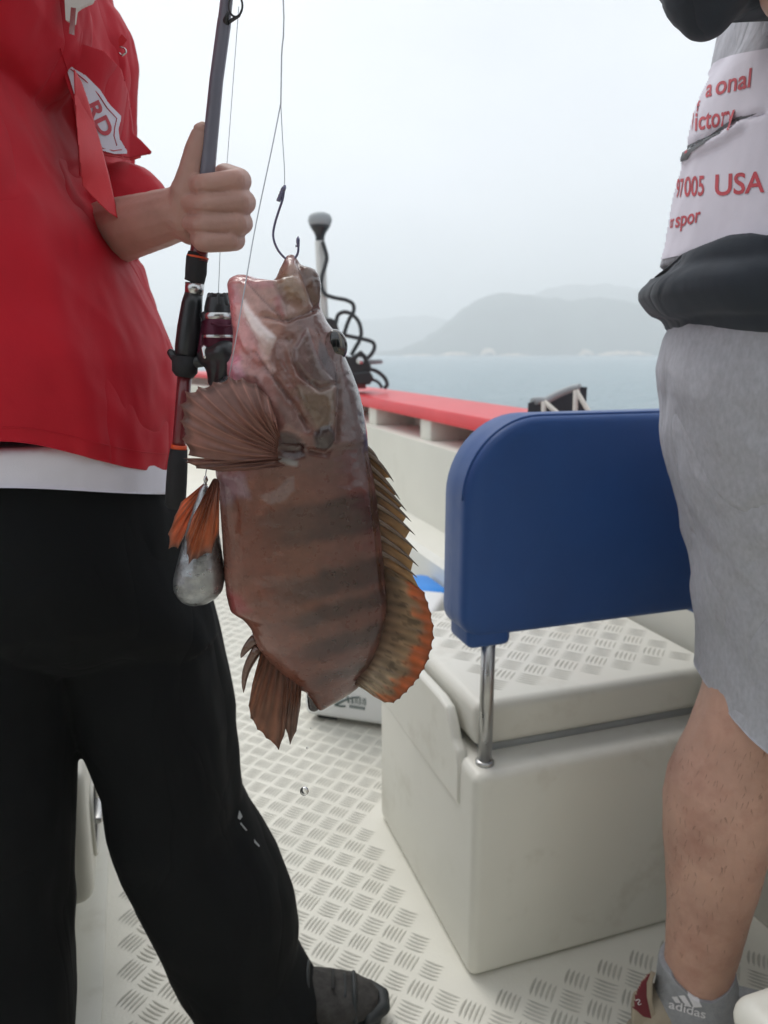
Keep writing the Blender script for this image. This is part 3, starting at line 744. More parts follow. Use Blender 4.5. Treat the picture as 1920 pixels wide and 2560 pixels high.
for v in np.arange(637, 730, 5.0):                      # upper lip and snout
    u0, u1 = span(v, 684 if v < 703 else 684, 830)
    if v > 700: u0 = 684
    T = float(np.interp(v, [637, 650, 680, 720], [.0035, .006, .016, .025])); rings.append(slice_ring(v, u0, u1, T))
parts.append(loft(rings))
rings = []
for v in [687.5, 690, 694, 698, 702, 710, 718, 726]:     # lower jaw tip
    try: u0, u1 = span(v, 0, 688 if v < 703 else 700)
    except Exception: continue
    if v > 703: u1 = 700
    T = float(np.interp(v, [687, 700, 726], [.006, .016, .024])); rings.append(slice_ring(v, u0, u1, T))
parts.append(loft(rings))
# peduncle bending back
pd = [PY(822, 1690, YF) + Vector((0, .028, 0)), PY(812, 1738, YF) + Vector((0, .05, 0)), PY(806, 1752, YF) + Vector((0, .085, .004))]
parts.append(chain(pd, [.017, .016, .0145]))
V, F, N = remesh(join(*parts), .00135, 6, .5)
U_, V_ = proj(V)
front = np.clip(-N[:, 1], 0, 1); fmask = sstep(.02, .35, front)
disp = np.zeros(len(V))
def plate(poly, hgt, edge=7, inner=14):
    d = sdf_poly(U_, V_, poly); return hgt * sstep(edge * .5, -inner, d)
def groove(line, dep, wd): return -dep * np.exp(-(dist_line(U_, V_, line) / wd) ** 2)
wob = (fbm(U_ / 26, V_ / 26, U_ * 0, 3) - .5)
maxilla = [(752, 838), (768, 820), (779, 845), (792, 885), (808, 922), (832, 950), (826, 964), (800, 967), (772, 958), (752, 935), (733, 905), (734, 872)]
lipflap = [(713, 650), (735, 642), (748, 662), (762, 700), (776, 735), (788, 768), (768, 788), (735, 770), (705, 742), (690, 718), (692, 695), (702, 672)]
snout = [(748, 660), (790, 672), (806, 700), (806, 760), (790, 766), (775, 730), (760, 695)]
jawplate = [(576, 705), (640, 700), (690, 712), (700, 760), (722, 800), (690, 850), (650, 815), (618, 770), (596, 735)]
dent = [(606, 752), (612, 748), (640, 790), (668, 825), (690, 845), (680, 868), (668, 888), (650, 860), (628, 820), (610, 785)]
branch = [(575, 740), (604, 760), (612, 800), (640, 865), (665, 905), (645, 915), (610, 880), (590, 840), (578, 800)]
preop = [(690, 850), (735, 850), (752, 930), (800, 970), (838, 960), (842, 1010), (838, 1075), (820, 1120), (790, 1100), (765, 1040), (725, 980), (700, 920)]
opflap = [(786, 1085), (800, 1068), (820, 1062), (838, 1080), (840, 1105), (828, 1122), (808, 1128), (788, 1120)]
socket = [(690, 1082), (715, 1078), (745, 1088), (765, 1110), (762, 1140), (735, 1148), (705, 1140), (690, 1120)]
throat = [(566, 905), (600, 892), (625, 915), (670, 935), (690, 985), (735, 1040), (765, 1090), (700, 1075), (640, 960), (590, 950), (568, 940)]
disp += plate(maxilla, .0042, 8, 12) + plate(lipflap, .003, 9, 22) + plate(snout, .0025, 8, 14) + plate(dent, .0038, 7, 9) + plate(preop, .0028, 8, 20)
disp += plate(opflap, .0025, 6, 10) - plate(socket, .0045, 10, 16) + plate(throat, .0018, 10, 18) + plate(branch, .0018, 8, 12)
disp += groove([(742, 655), (758, 695), (774, 735), (790, 770)], .0022, 5) + groove([(660, 790), (690, 795), (720, 800), (745, 788), (770, 782), (798, 770)], .0030, 7)
disp += groove([(690, 715), (715, 760), (722, 800)], .0016, 5) + groove([(612, 700), (650, 742), (690, 780), (712, 806)], .0012, 5)
disp += groove([(722, 850), (735, 905), (755, 940), (800, 974), (845, 958)], .0022, 5) + groove([(640, 880), (668, 925), (715, 985), (750, 1035), (770, 1075)], .0022, 5)
disp += groove([(845, 900), (850, 960), (846, 1030), (842, 1100), (815, 1135), (775, 1128)], .0026, 6) + groove([(700, 905), (745, 970), (768, 1030)], .0012, 5)
disp += groove([(918, 1130), (930, 1200), (940, 1290), (950, 1390), (960, 1480)], .0018, 7)
disp += groove([(668, 905), (690, 950), (720, 1000)], .0013, 4) + groove([(750, 1040), (790, 1080)], .0018, 5)
eyep = [(818, 835), (832, 826), (848, 846), (856, 870), (852, 898), (836, 905), (822, 888), (815, 860)]
disp += plate(eyep, -.004, 6, 10)
hd = sstep(1150, 1050, V_)
disp += .0016 * wob * hd + .0005 * (fbm(U_ / 9, V_ / 9, U_ * 0 + 3, 3) - .5) * hd
disp += .0012 * (fbm(U_ / 60, V_ / 30, U_ * 0 + 9, 3) - .5) * (1 - hd)
# torn wrinkled skin patch behind the pectoral
disp += .002 * (fbm(U_ / 7, V_ / 7, U_ * 0 + 1, 3) - .3) * sstep(10, -6, sdf_poly(U_, V_, [(650, 1240), (690, 1225), (715, 1195), (735, 1190), (738, 1225), (715, 1250), (670, 1262)]))
V2 = V + N * (disp * fmask)[:, None]
# ---- pigment
def L(h):
    h = h.lstrip('#'); c = [int(h[i:i + 2], 16) / 255 for i in (0, 2, 4)]
    return np.array([x / 12.92 if x <= .04045 else ((x + .055) / 1.055) ** 2.4 for x in c])
C = np.tile(L('#86523f'), (len(V), 1))
def blend(mask, c): 
    global C
    C = C * (1 - mask[:, None]) + np.asarray(c)[None, :] * mask[:, None]
nf = fbm(U_ / 45, V_ / 45, U_ * 0 + 2, 4); nl = fbm(U_ / 130, V_ / 130, U_ * 0 + 4, 3); nn = fbm(U_ / 14, V_ / 14, U_ * 0 + 6, 3)
across = np.clip((U_ - np.interp(V_, [1180, 1500, 1700], [540, 570, 700])) / np.interp(V_, [1180, 1500, 1700], [385, 395, 210]), 0, 1)
blend(sstep(.30, .85, across + (nl - .5) * .35), L('#70463b'))
blend(sstep(.20, .0, across + (nl - .5) * .15) * .75, L('#9c6c5a'))
blend(sstep(.25, .5, across) * sstep(.75, .45, across) * .55 * sstep(1150, 1300, V_), L('#74462e'))
# dark saddle bands sloping down to the belly side
bandc = [(1285, 52, -.2), (1437, 31, -.25), (1512, 22, -.28), (1593, 22, -.31), (1664, 15, -.33)]
for vb, hw, slope in bandc:
    dv = V_ - (vb + slope * (U_ - 900) + (nf - .5) * 26)
    mband = sstep(hw + 14, hw - 14, np.abs(dv)) * sstep(.05, .72, across + (nl - .5) * .35) * sstep(1150, 1200, V_)
    blend(mband * .85, L('#3a1f1a'))
blend(sstep(1250, 1120, V_) * sstep(.55, .9, across) * .5, L('#574a48'))
head = sstep(1215, 1040, V_ + (U_ - 750) * .1 + (nf - .5) * 60)
blend(head * .85, L('#836156'))
blend(head * sstep(700, 610, U_ + (nf - .5) * 60) * .85, L('#cc918c'))
blend(head * sstep(800, 880, U_ - (V_ - 900) * .12) * .85, L('#5e5350'))
def reg(poly, c, a=.9, soft=6): blend(sstep(soft, -soft, sdf_poly(U_ + (nn - .5) * 10, V_ + (nf - .5) * 8, poly)) * a, L(c))
reg(jawplate, '#b8907f', .8, 12); reg(branch, '#d2958e', .85, 8); reg(throat, '#a87c72', .75, 10)
reg([(572, 712), (588, 700), (604, 750), (590, 770), (600, 860), (588, 870), (578, 800)], '#c07f80', .8, 10)
reg([(566, 902), (585, 885), (600, 890), (615, 940), (590, 955), (566, 935)], '#d096a0', .9, 8)
reg([(604, 862), (640, 880), (665, 915), (640, 925), (615, 915)], '#a2675c', .8, 6)
reg(dent, '#f0e2d8', .97, 5); reg([(640, 830), (680, 860), (672, 905), (690, 925), (680, 935), (655, 900)], '#cfb0a4', .8, 6)
reg(lipflap, '#9a7a66', .85, 10); reg([(705, 690), (740, 700), (772, 745), (760, 758), (720, 740), (694, 715)], '#86704f', .6, 14); reg([(716, 640), (738, 640), (745, 665), (712, 668)], '#a06a60', .8, 8)
reg(snout, '#6a5648', .85, 6); reg([(770, 690), (800, 700), (802, 735), (785, 720)], '#544640', .7, 10)
reg([(700, 745), (745, 765), (770, 775), (740, 790), (722, 795), (700, 770)], '#b59a8c', .7, 8); reg([(684, 742), (700, 738), (712, 785), (705, 795), (690, 775)], '#b06468', .55, 8)
reg([(600, 690), (680, 702), (690, 715), (650, 720), (600, 710)], '#b07472', .75, 8)
reg([(720, 798), (765, 788), (800, 775), (818, 830), (810, 860), (775, 815), (745, 835), (725, 830)], '#6e5048', .8, 8)
reg([(725, 800), (752, 815), (750, 845), (735, 905), (715, 870), (712, 830)], '#87675a', .8, 8)
reg(maxilla, '#76605a', .9, 4); reg([(768, 880), (795, 900), (828, 950), (815, 960), (785, 950), (770, 920)], '#625a52', .5, 10)
reg([(800, 850), (820, 870), (845, 930), (850, 985), (835, 955), (812, 925), (795, 890)], '#4c4244', .85, 5)
reg([(690, 985), (735, 1030), (765, 1075), (752, 1085), (715, 1060), (695, 1020)], '#8d756c', .8, 6)
reg([(745, 965), (800, 972), (838, 962), (840, 1060), (800, 1080), (770, 1035), (745, 985)], '#786a56', .8, 10)
reg([(745, 962), (790, 965), (836, 955), (838, 975), (800, 985), (755, 985)], '#a08c80', .6, 6)
reg(opflap, '#3c3432', .9, 5); reg(socket, '#4a3230', .85, 8)
reg([(845, 930), (862, 905), (900, 1010), (915, 1150), (860, 1170), (848, 1020)], '#6b5a56', .7, 34)
reg([(696, 1140), (720, 1145), (745, 1152), (740, 1165), (715, 1160), (695, 1150)], '#a8b0ac', .7, 4)
reg([(548, 1185), (610, 1185), (625, 1245), (590, 1240), (575, 1260), (556, 1258)], '#a3878c', .8, 10)
reg([(650, 1240), (690, 1225), (715, 1195), (735, 1190), (738, 1225), (715, 1250), (670, 1262)], '#9a8a84', .5, 5)
reg([(566, 1470), (600, 1490), (625, 1528), (598, 1535), (575, 1528)], '#b0484c', .75, 14)
# back side: same drab brown
bk = sstep(.1, .5, N[:, 1]); blend(bk * .6, L('#5e4741'))
# thin dark lines (crease shade put into the colour) and pores
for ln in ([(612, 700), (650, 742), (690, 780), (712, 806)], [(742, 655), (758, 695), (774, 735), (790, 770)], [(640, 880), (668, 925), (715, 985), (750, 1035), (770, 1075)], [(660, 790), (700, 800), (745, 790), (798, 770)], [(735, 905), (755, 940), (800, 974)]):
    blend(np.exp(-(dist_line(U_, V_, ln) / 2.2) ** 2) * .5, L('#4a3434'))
for _ in range(60):
    cu_, cv_ = random.uniform(575, 900), random.uniform(880, 1120); r_ = random.uniform(1.5, 4)
    blend(np.exp(-((U_ - cu_) ** 2 + (V_ - cv_) ** 2) / r_ ** 2) * .45, L('#43302e'))
C *= (.82 + .36 * nn)[:, None] * (.85 + .3 * nf)[:, None]
C = C * (.68 + .16 * head + .14 * head * sstep(720, 620, U_))[:, None] * np.array([1.02, .97, 1.04])
C = np.clip(C.mean(1)[:, None] + (C - C.mean(1)[:, None]) * 1.0, .004, 1)
body = P_('body', V2, F, M['fish'], fish, True, C)

# ---- eye
ec = PY(834, 866, YF - .0105); er = .0120
def sphere(c, r, n=24, m=16, sc=(1, 1, 1)):
    return loft([[Vector(c) + Vector((r * sc[0] * math.sin(t) * math.cos(a), r * sc[1] * math.sin(t) * math.sin(a), r * sc[2] * math.cos(t))) for a in np.linspace(0, 2 * math.pi, n, endpoint=False)] for t in np.linspace(.02, math.pi - .02, m)])
ev, ef = sphere(ec, er, 40, 30, (1, .9, 1.2)); ea = np.array(ev)
look = np.array(Vector((-.25, -1, .25)).normalized()); dd = ((ea - np.array(ec)) / er) @ look
ecol = np.tile(L('#3e3832'), (len(ea), 1)); ecol[dd > .62] = L('#15181a'); ecol[(dd > .56) & (dd <= .62)] = L('#5a4e3c'); ecol[dd < .1] = L('#2c2726')
fixn(P_('eye', ev, ef, M['eye'], fish, True, ecol))

# ---- fins
def fin(name, bases, tips, y0, yt, cfun, root=fish, sub=6, m=14, pleat=.0013, notch=.06, thick=.0007, bend=0.0, bulge=0.0):
    """bases/tips: matching photo points per ray; y0/yt depth at base/tip (scalar or list)"""
    K = len(bases); y0 = [y0] * K if np.isscalar(y0) else y0; yt = [yt] * K if np.isscalar(yt) else yt
    cols = []; tt = np.linspace(0, 1, m)
    q = np.arange(0, K - 1 + 1e-6, 1 / sub)
    iv = lambda a: np.interp(q, range(K), a)
    bu, bv, tu, tv_, yb, ye = iv([b[0] for b in bases]), iv([b[1] for b in bases]), iv([t[0] for t in tips]), iv([t[1] for t in tips]), iv(y0), iv(yt)
    Va = []; Cc = []
    for i, qq in enumerate(q):
        fr = qq - math.floor(qq + 1e-9); cut = 1 - notch * math.sin(math.pi * fr) ** .7 * (1 + .5 * random.random())
        for t in tt:
            te = t * cut; u = bu[i] + (tu[i] - bu[i]) * te; v = bv[i] + (tv_[i] - bv[i]) * te
            # gentle sideways bow of the rays
            nx, ny = -(tv_[i] - bv[i]), (tu[i] - bu[i]); u += nx * bend * math.sin(math.pi * te); v += ny * bend * math.sin(math.pi * te)
            y = yb[i] + (ye[i] - yb[i]) * te - bulge * math.sin(math.pi * te) + pleat * math.cos(2 * math.pi * qq) * -1 * min(1, te * 3) + .0004 * math.sin(qq * 9 + t * 7)
            Va.append(PY(u, v, y)); Cc.append(cfun(qq, t, fr))
    n = len(tt); nq = len(q); Fa = []
    Nn = len(Va); Vb = [p + Vector((0, thick * 2, 0)) for p in Va]
    for i in range(nq - 1):
        for k in range(n - 1):
            a = (i * n + k, i * n + k + 1, (i + 1) * n + k + 1, (i + 1) * n + k); Fa.append(a); Fa.append(tuple(x + Nn for x in a[::-1]))
    def rim(a, b): Fa.append((a, b, b + Nn, a + Nn))
    for i in range(nq - 1): rim((i + 1) * n + n - 1, i * n + n - 1); rim(i * n, (i + 1) * n)
    for k in range(n - 1): rim(k + 1, k); rim((nq - 1) * n + k, (nq - 1) * n + k + 1)
    return P_(name, Va + Vb, Fa, M['fin'], root, True, np.array(Cc + Cc) * 1.08)
def mixc(a, b, t): return L(a) * (1 - t) + L(b) * t
def cf_pect(q, t, fr):
    ray_ = math.cos(2 * math.pi * fr) * .5 + .5
    c = mixc('#84584b', '#a87c70', t); c = c * (1 - .12 * ray_) ; g = vnoise(np.array([q * 2.3]), np.array([t * 5]), np.array([1.0]))[0]
    c = c * (.75 + .5 * g)
    if abs(fr - .16) < .09: c = c * 1.5
    if fr > .9: c = c * .7
    if t > .93: c = c * .6
    return c
ptips = [(690, 1045), (672, 992), (640, 957), (605, 944), (572, 941), (532, 954), (494, 966), (462, 978), (449, 1010), (450, 1052), (455, 1098), (470, 1138)]
K = len(ptips); pb = [(700 - 6 * abs(math.sin(i * .2)), 1088 + i * 5.2) for i in range(K)]
fin('pectoral_fin', pb, ptips, [.598] * K, list(np.linspace(.598, .634, K)), cf_pect, sub=8, m=20, pleat=.0010, notch=.035, bend=-.05, bulge=.012)
fin('pectoral_fin', [(706, 1146), (700, 1150), (694, 1152), (700, 1158), (715, 1166)], [(458, 1146), (464, 1156), (490, 1171), (545, 1179), (610, 1178)], [.5985] * 5, [.640, .637, .634, .628, .620], lambda q, t, fr: cf_pect(q, t, fr) * .8, sub=5, m=14, pleat=.0015, notch=.03, bulge=.008)
def cf_pel(q, t, fr):
    ray_ = math.cos(2 * math.pi * fr) * .5 + .5; c = mixc('#8c5c4c', '#d07a52', min(1, t * 1.5)) * (1 - .35 * ray_)
    g = vnoise(np.array([q * 3.1]), np.array([t * 6]), np.array([4.0]))[0]; c = c * (.7 + .6 * g)
    return mixc('#8a6a60', '#8a6a60', 0) * sstep(.88, .98, t) + c * (1 - sstep(.88, .98, t))
fin('pelvic_fin', [(532, 1198), (534, 1197), (537, 1196), (540, 1197), (543, 1199), (546, 1203), (548, 1208)], [(478, 1298), (463, 1345), (466, 1385), (471, 1412), (492, 1400), (528, 1384), (547, 1335)], .634, [.618, .614, .612, .612, .614, .618, .626], cf_pel, sub=6, m=16, pleat=.0013, notch=.03, bulge=.010)
fin('pelvic_fin', [(512, 1206), (513, 1206), (514, 1207), (515, 1208), (516, 1210), (518, 1212)], [(452, 1256), (436, 1292), (420, 1335), (421, 1373), (444, 1372), (466, 1330)], .678, .70, lambda q, t, fr: cf_pel(q, t, fr) * np.array([1.35, 1.15, 1.0]), sub=6, m=14, pleat=.0012, notch=.03)
def cf_dsp(q, t, fr):
    g = vnoise(np.array([q * 2.1]), np.array([t * 4]), np.array([7.0]))[0]; c = mixc('#7a5a48', '#b8976c', t) * (.7 + .6 * g); return c
stips = [(950, 1160), (984, 1204), (1000, 1249), (1016, 1277), (1028, 1304), (1038, 1338), (1045, 1380), (1046, 1416), (1043, 1444), (1058, 1476)]
snot = [(930, 1150), (947, 1160), (962, 1195), (979, 1239), (993, 1273), (1004, 1311), (1013, 1347), (1021, 1393), (1026, 1432), (1046, 1468)]
sbas = [(916, 1118), (921, 1132), (926, 1165), (931, 1198), (936, 1228), (941, 1262), (946, 1302), (950, 1342), (953, 1382), (957, 1415)]
bb2 = []; tt2 = []
for i in range(len(stips)):
    if i: bb2.append(((sbas[i][0] + sbas[i - 1][0]) / 2, (sbas[i][1] + sbas[i - 1][1]) / 2)); tt2.append(snot[i])
    bb2.append(sbas[i]); tt2.append((sbas[i][0] + (stips[i][0] - sbas[i][0]) * .86, sbas[i][1] + (stips[i][1] - sbas[i][1]) * .86))
dors = fin('dorsal_fin', [(u - 14, v - 3) for u, v in bb2], tt2, .66, .662, cf_dsp, sub=5, m=14, pleat=.0, notch=0)
for i in range(len(stips) - 1):
    a = sbas[i]; b = stips[i]
    pts = [PY(a[0] - 8 + (b[0] - a[0] + 8) * t + 3.0 * math.sin(math.pi * t), a[1] - 4 + (b[1] - a[1] + 4) * t - 4 * math.sin(math.pi * t), .6595) for t in np.linspace(0, 1, 10)]
    vv, ff = tube(pts, [.0026 * (1 - t) ** .75 + .0002 for t in np.linspace(0, 1, 10)], 8)
    cc = np.array([mixc('#6a5442', '#54453c', k // 8 / 9) for k in range(len(vv))])
    P_('dorsal_spine', vv, ff, M['fish'], dors, True, cc)
def cf_dsoft(q, t, fr):
    ray_ = math.cos(2 * math.pi * fr) * .5 + .5; g = vnoise(np.array([q * 1.7]), np.array([t * 5]), np.array([2.0]))[0]; g2 = vnoise(np.array([q * 3.7]), np.array([t * 9]), np.array([12.0]))[0]
    lo = q / 16
    c = mixc('#664a3c', '#b09474', min(1, t * 1.7)); c = c * (1 - lo * .0) 
    pale = sstep(.35, .8, lo) * sstep(.1, .3, t) * sstep(.9, .5, t); c = c * (1 - pale * .5) + L('#d8cab4') * pale * .5
    org = sstep(.62, .82, t + (g - .5) * .3) * sstep(1.05, .7, lo); c = c * (1 - org) + L('#cc7646') * org
    c = c * (1 - .30 * ray_) * (.72 + .5 * g) 
    if g2 > .72 and .25 < t < .8: c = c * .6
    if t > .965: c = c * .5
    return c
sdb = [(955, 1405), (960, 1440), (965, 1475), (967, 1505), (967, 1530), (964, 1555), (960, 1577), (952, 1598), (944, 1618), (935, 1638), (927, 1655), (919, 1670), (912, 1682), (907, 1692), (903, 1700), (901, 1708), (899, 1714)]
sdt = [(1045, 1466), (1062, 1482), (1071, 1508), (1079, 1535), (1085, 1565), (1086, 1595), (1081, 1622), (1073, 1648), (1062, 1672), (1048, 1696), (1034, 1713), (1017, 1731), (1000, 1747), (985, 1758), (962, 1757), (935, 1742), (908, 1722)]
fin('soft_dorsal_fin', [(u - 12, v - 2) for u, v in sdb], sdt, .662, [.664 + .010 * i / 16 for i in range(17)], cf_dsoft, sub=6, m=22, pleat=.0010, notch=.022, bulge=.004)
def cf_anal(q, t, fr):
    ray_ = math.cos(2 * math.pi * fr) * .5 + .5; g = vnoise(np.array([q * 2.7]), np.array([t * 5]), np.array([22.0]))[0]
    c = mixc('#7c5040', '#a8765e', min(1, t * 1.4)); pale = sstep(4, 8, q) * sstep(.3, .6, t); c = c * (1 - .5 * pale) + L('#8a807c') * .5 * pale
    c = c * (1 - .45 * ray_) * (.7 + .6 * g)
    return c
ab = [(650, 1625), (660, 1638), (670, 1648), (680, 1660), (692, 1672), (704, 1684), (716, 1695), (727, 1705), (736, 1711), (743, 1715), (749, 1718)]
at_ = [(630, 1712), (621, 1765), (626, 1796), (643, 1824), (665, 1846), (697, 1876), (711, 1838), (714, 1822), (725, 1863), (741, 1828), (751, 1765)]
fin('anal_fin', [(u + 6, v - 12) for u, v in ab], at_, [.655 + .0012 * i for i in range(11)], [.65 + .002 * i for i in range(11)], cf_anal, sub=6, m=18, pleat=.0014, notch=.02, bulge=.006)
for a, b in (((640, 1596), (602, 1645)), ((648, 1618), (609, 1732))):
    pts = [PY(a[0] + (b[0] - a[0]) * t - 12 * math.sin(math.pi * t) * (.4 if b[1] < 1700 else 1), a[1] + (b[1] - a[1]) * t, .656) for t in np.linspace(0, 1, 10)]
    vv, ff = tube(pts, [.0052 * (1 - t) ** .6 + .0002 for t in np.linspace(0, 1, 10)], 8)
    P_('anal_spine', vv, ff, M['fish'], fish, True, np.array([L('#6a4e42')] * len(vv)))
# caudal fin folded away behind the peduncle
root_ = pd[2]; Va = []; Cc = []
nq, n = 61, 10
for i in range(nq):
    a = math.radians(-62 + 124 * i / (nq - 1)); 
    for k in range(n):
        t = k / (n - 1); r = .012 + .062 * t
        p = root_ + Vector((math.sin(a) * r * .45 - .018 * t, math.cos(a) * r * .95, math.sin(a) * r * .25 - .010 * t * t)) + Vector((0, 0, .0012 * math.cos(i * 1.05)))
        Va.append(p); Cc.append(mixc('#4c3832', '#2c2424', t) * (.8 + .4 * math.cos(i * 1.05) ** 2))
Fa = []; Nn = len(Va)
for i in range(nq - 1):
    for k in range(n - 1):
        a = (i * n + k, i * n + k + 1, (i + 1) * n + k + 1, (i + 1) * n + k); Fa.append(a); Fa.append(tuple(x + Nn for x in a[::-1]))
P_('caudal_fin', Va + [p + Vector((0, 0, .0014)) for p in Va], Fa, M['fin'], fish, True, np.array(Cc + Cc))
vv, ff = chain([PY(778, 1738, .694), PY(785, 1764, .698)], [.0045, .0062]); P_('caudal_lobe', *remesh((vv, ff), .001, 2)[:2], M['fish'], fish, True, None).data
set_col(bpy.data.objects['caudal_lobe'].data, np.tile(L('#2a2224'), (len(bpy.data.objects['caudal_lobe'].data.vertices), 1)))

# ================================================================== HOOK, LINES, SINKER, DROPS
YH = .656
hk = thing('fish_hook', 'steel fish hook pierced through the upper lip', 'hook', PY(720, 560, YH))
hp = smooth_path([PY(u, v, YH) for u, v in ((710, 478), (706, 500), (696, 530), (687, 560), (683, 585), (686, 605), (695, 625), (707, 640), (718, 649), (728, 652), (737, 646), (744, 634), (746, 620), (745, 605), (745.5, 590))], 6)
nh = len(hp); P_('shank', *tube(hp, [.0010 if i < nh * .86 else .0010 + .0006 * math.sin(math.pi * (i - nh * .86) / (nh * .14)) if i < nh - 3 else .0002 + .0003 * (nh - 1 - i) for i in range(nh)], 10), M['hook'], hk)
P_('barb', *tube([PY(742, 617, YH), PY(739.5, 612, YH), PY(738.5, 619, YH)], [.0009, .0004, .0001], 6), M['hook'], hk)
P_('knot', *join(*[tube([PY(709.5 - k * 1.6, 468 + k * 4, YH), PY(708.7 - k * 1.6, 471.5 + k * 4, YH)], [.0017 + .0003 * (k % 2), .0017 + .0002 * (k % 2)], 10) for k in range(9)]), M['hook'], hk)
P_('eyelet', *tube([PY(712, 463, YH), PY(711, 470, YH), PY(709, 478, YH)], [.0011, .0015, .0012], 8), M['hook'], hk)
ln = tube(smooth_path([Vector((-.088, YH, 1.60)), PY(706.5, -60, YH), PY(704, 140, YH), PY(702, 262, YH)], 4), .0006, 6)
l2 = tube(smooth_path([PY(702, 258, YH), PY(706, 340, YH), PY(711, 420, YH), PY(711.5, 466, YH)], 4), .0004, 6)
l3 = tube(smooth_path([PY(702, 258, YH), PY(680, 370, YH - .006), PY(640, 560, YH - .02), PY(617, 690, YH - .050), PY(598, 800, .598), PY(584, 880, .600), PY(573, 940, .618), PY(540, 1080, .645), PY(517, 1170, .653), PY(514.5, 1192, .655)], 6), .0005, 6)
lo_ = tag(mesh_obj('fishing_line', *join(ln, l2, l3), M['line']), 'clear leader line running down to the hook and the lead sinker', 'fishing line')
sk = thing('lead_sinker', 'grey pear shaped lead sinker hanging beside the orange fins', 'sinker', PY(500, 1350, .655))
sprof = [(1212, 6), (1222, 12), (1250, 20), (1290, 31), (1340, 43), (1390, 54), (1430, 61), (1455, 63), (1475, 60), (1492, 49), (1503, 32), (1509, 12)]
def sax(v): return 514 + (v - 1200) / (1510 - 1200) * (494 - 514)
sprof2 = [(v, np.interp(v, [p[0] for p in sprof], [p[1] for p in sprof])) for v in np.linspace(1212, 1509, 60)]
rings = []
for v, r in sprof2:
    c = PY(sax(v), v, .655); k = (PY(sax(v) + r, v, .655) - c).x
    rings.append([c + Vector((k * math.cos(a), k * math.sin(a), 0)) for a in np.linspace(0, 2 * math.pi, 40, endpoint=False)])
V, F = loft(rings); V = np.array(V); ctr = np.array(PY(500, 1380, .655)); dn = V - ctr
V = V + dn * ((fbm(V[:, 0] * 160, V[:, 1] * 160, V[:, 2] * 160, 3) - .5) * .06)[:, None]
fixn(P_('weight', V, F, M['lead'], sk))
P_('swivel', *join(tube([PY(514, 1190, .655), PY(514.5, 1200, .655), PY(514, 1206, .655)], [.0012, .0022, .0014], 8), tube([PY(514, 1204, .655), PY(512, 1214, .655)], .0014, 8)), M['silver'], sk)
for q, (u, v, r) in enumerate(((761, 1978, .0046), (768, 1870, .0011), (778, 1821, .0009))):
    o = mesh_obj('water_drop', *sphere((0, 0, 0), r, 20, 14, (1, 1, 1.04)), M['drop']); o.location = PY(u, v, .70)
    tag(o, ['large round water drop falling below the fish tail', 'small water drop just above the large drop', 'tiny water drop nearest the fish tail'][q], 'water drop', 'water drops falling from the fish')
# ================================================================== CLOTH HELPERS
def folds(V, N, amp, fx, fz, seed, dirx=.35, mask=None):
    a = fbm(V[:, 0] * fx + V[:, 2] * dirx * fx, V[:, 1] * fx, V[:, 2] * fz + seed, 3) - .5
    r = 1 - np.abs(2 * fbm(V[:, 0] * fx * .8 + seed, V[:, 1] * fx * .8 + V[:, 2] * dirx * fx, V[:, 2] * fz * .9, 2) - 1)
    dsp = amp * (a * 1.2 + (r - .8) * .8)
    if mask is not None: dsp = dsp * mask
    return V + N * dsp[:, None]
def trace(rows, hy, n=40, p=2.2, zf=None):
    """rows: (v, uL, uR, y[, hy])"""
    rings = []
    for r in rows:
        v, uL, uR, y = r[:4]; h_ = r[4] if len(r) > 4 else hy
        L0, R0 = uL, uR
        for it in range(5):          # the outline seen by the camera is the tangent, not the widest point
            a = PY(L0, v, y); b = PY(R0, v, y); rg = ering(a.x, b.x, y, h_, (a.z + b.z) / 2, n, p, zf); uu = proj([tuple(q) for q in rg])[0]
            L0 += (uL - uu.min()) * .8; R0 += (uR - uu.max()) * .8
            if R0 - L0 < 60: L0 = R0 - 60
        rings.append(rg)
    return loft(rings)
def bvh_of(V, F): return BVHTree.FromPolygons([Vector(v) for v in V], [list(f) for f in F])
def onto(bv, u, v, off=.0012):
    r = ray(u, v).normalized(); h = bv.ray_cast(CAM, r)
    if h[0] is None: return None
    n = h[1]; n = n if n.dot(r) < 0 else -n
    return h[0] + n * off
def patch(bv, poly, step=5.0, off=.0012):
    """flat print: pixel polygon laid onto the cloth surface"""
    P = np.array(poly, float); u0, v0 = P.min(0); u1, v1 = P.max(0)
    us = np.arange(u0 - step, u1 + 2 * step, step); vs = np.arange(v0 - step, v1 + 2 * step, step)
    UU, VV = np.meshgrid(us, vs); D = sdf_poly(UU.ravel(), VV.ravel(), poly).reshape(UU.shape)
    G = {}; V = []; F = []
    e = 1.0
    for j in range(len(vs)):
        for i in range(len(us)):
            if D[j, i] > step * 1.01: continue
            u, v = us[i], vs[j]
            if D[j, i] > 0:      # pull border samples back to the outline
                gu = (sdf_poly(np.array([u + e]), np.array([v]), poly)[0] - D[j, i]); gv = (sdf_poly(np.array([u]), np.array([v + e]), poly)[0] - D[j, i])
                q = math.hypot(gu, gv) or 1; u -= gu / q * D[j, i]; v -= gv / q * D[j, i]
            p = onto(bv, u, v, off)
            if p is not None: G[(i, j)] = len(V); V.append(p)
    for j in range(len(vs) - 1):
        for i in range(len(us) - 1):
            k = [(i, j), (i, j + 1), (i + 1, j + 1), (i + 1, j)]
            if all(q in G for q in k):
                ids = [G[q] for q in k]; pts = [V[q] for q in ids]
                if max((pts[0] - pts[2]).length, (pts[1] - pts[3]).length) < .03: F.append(tuple(ids))
    return V, F
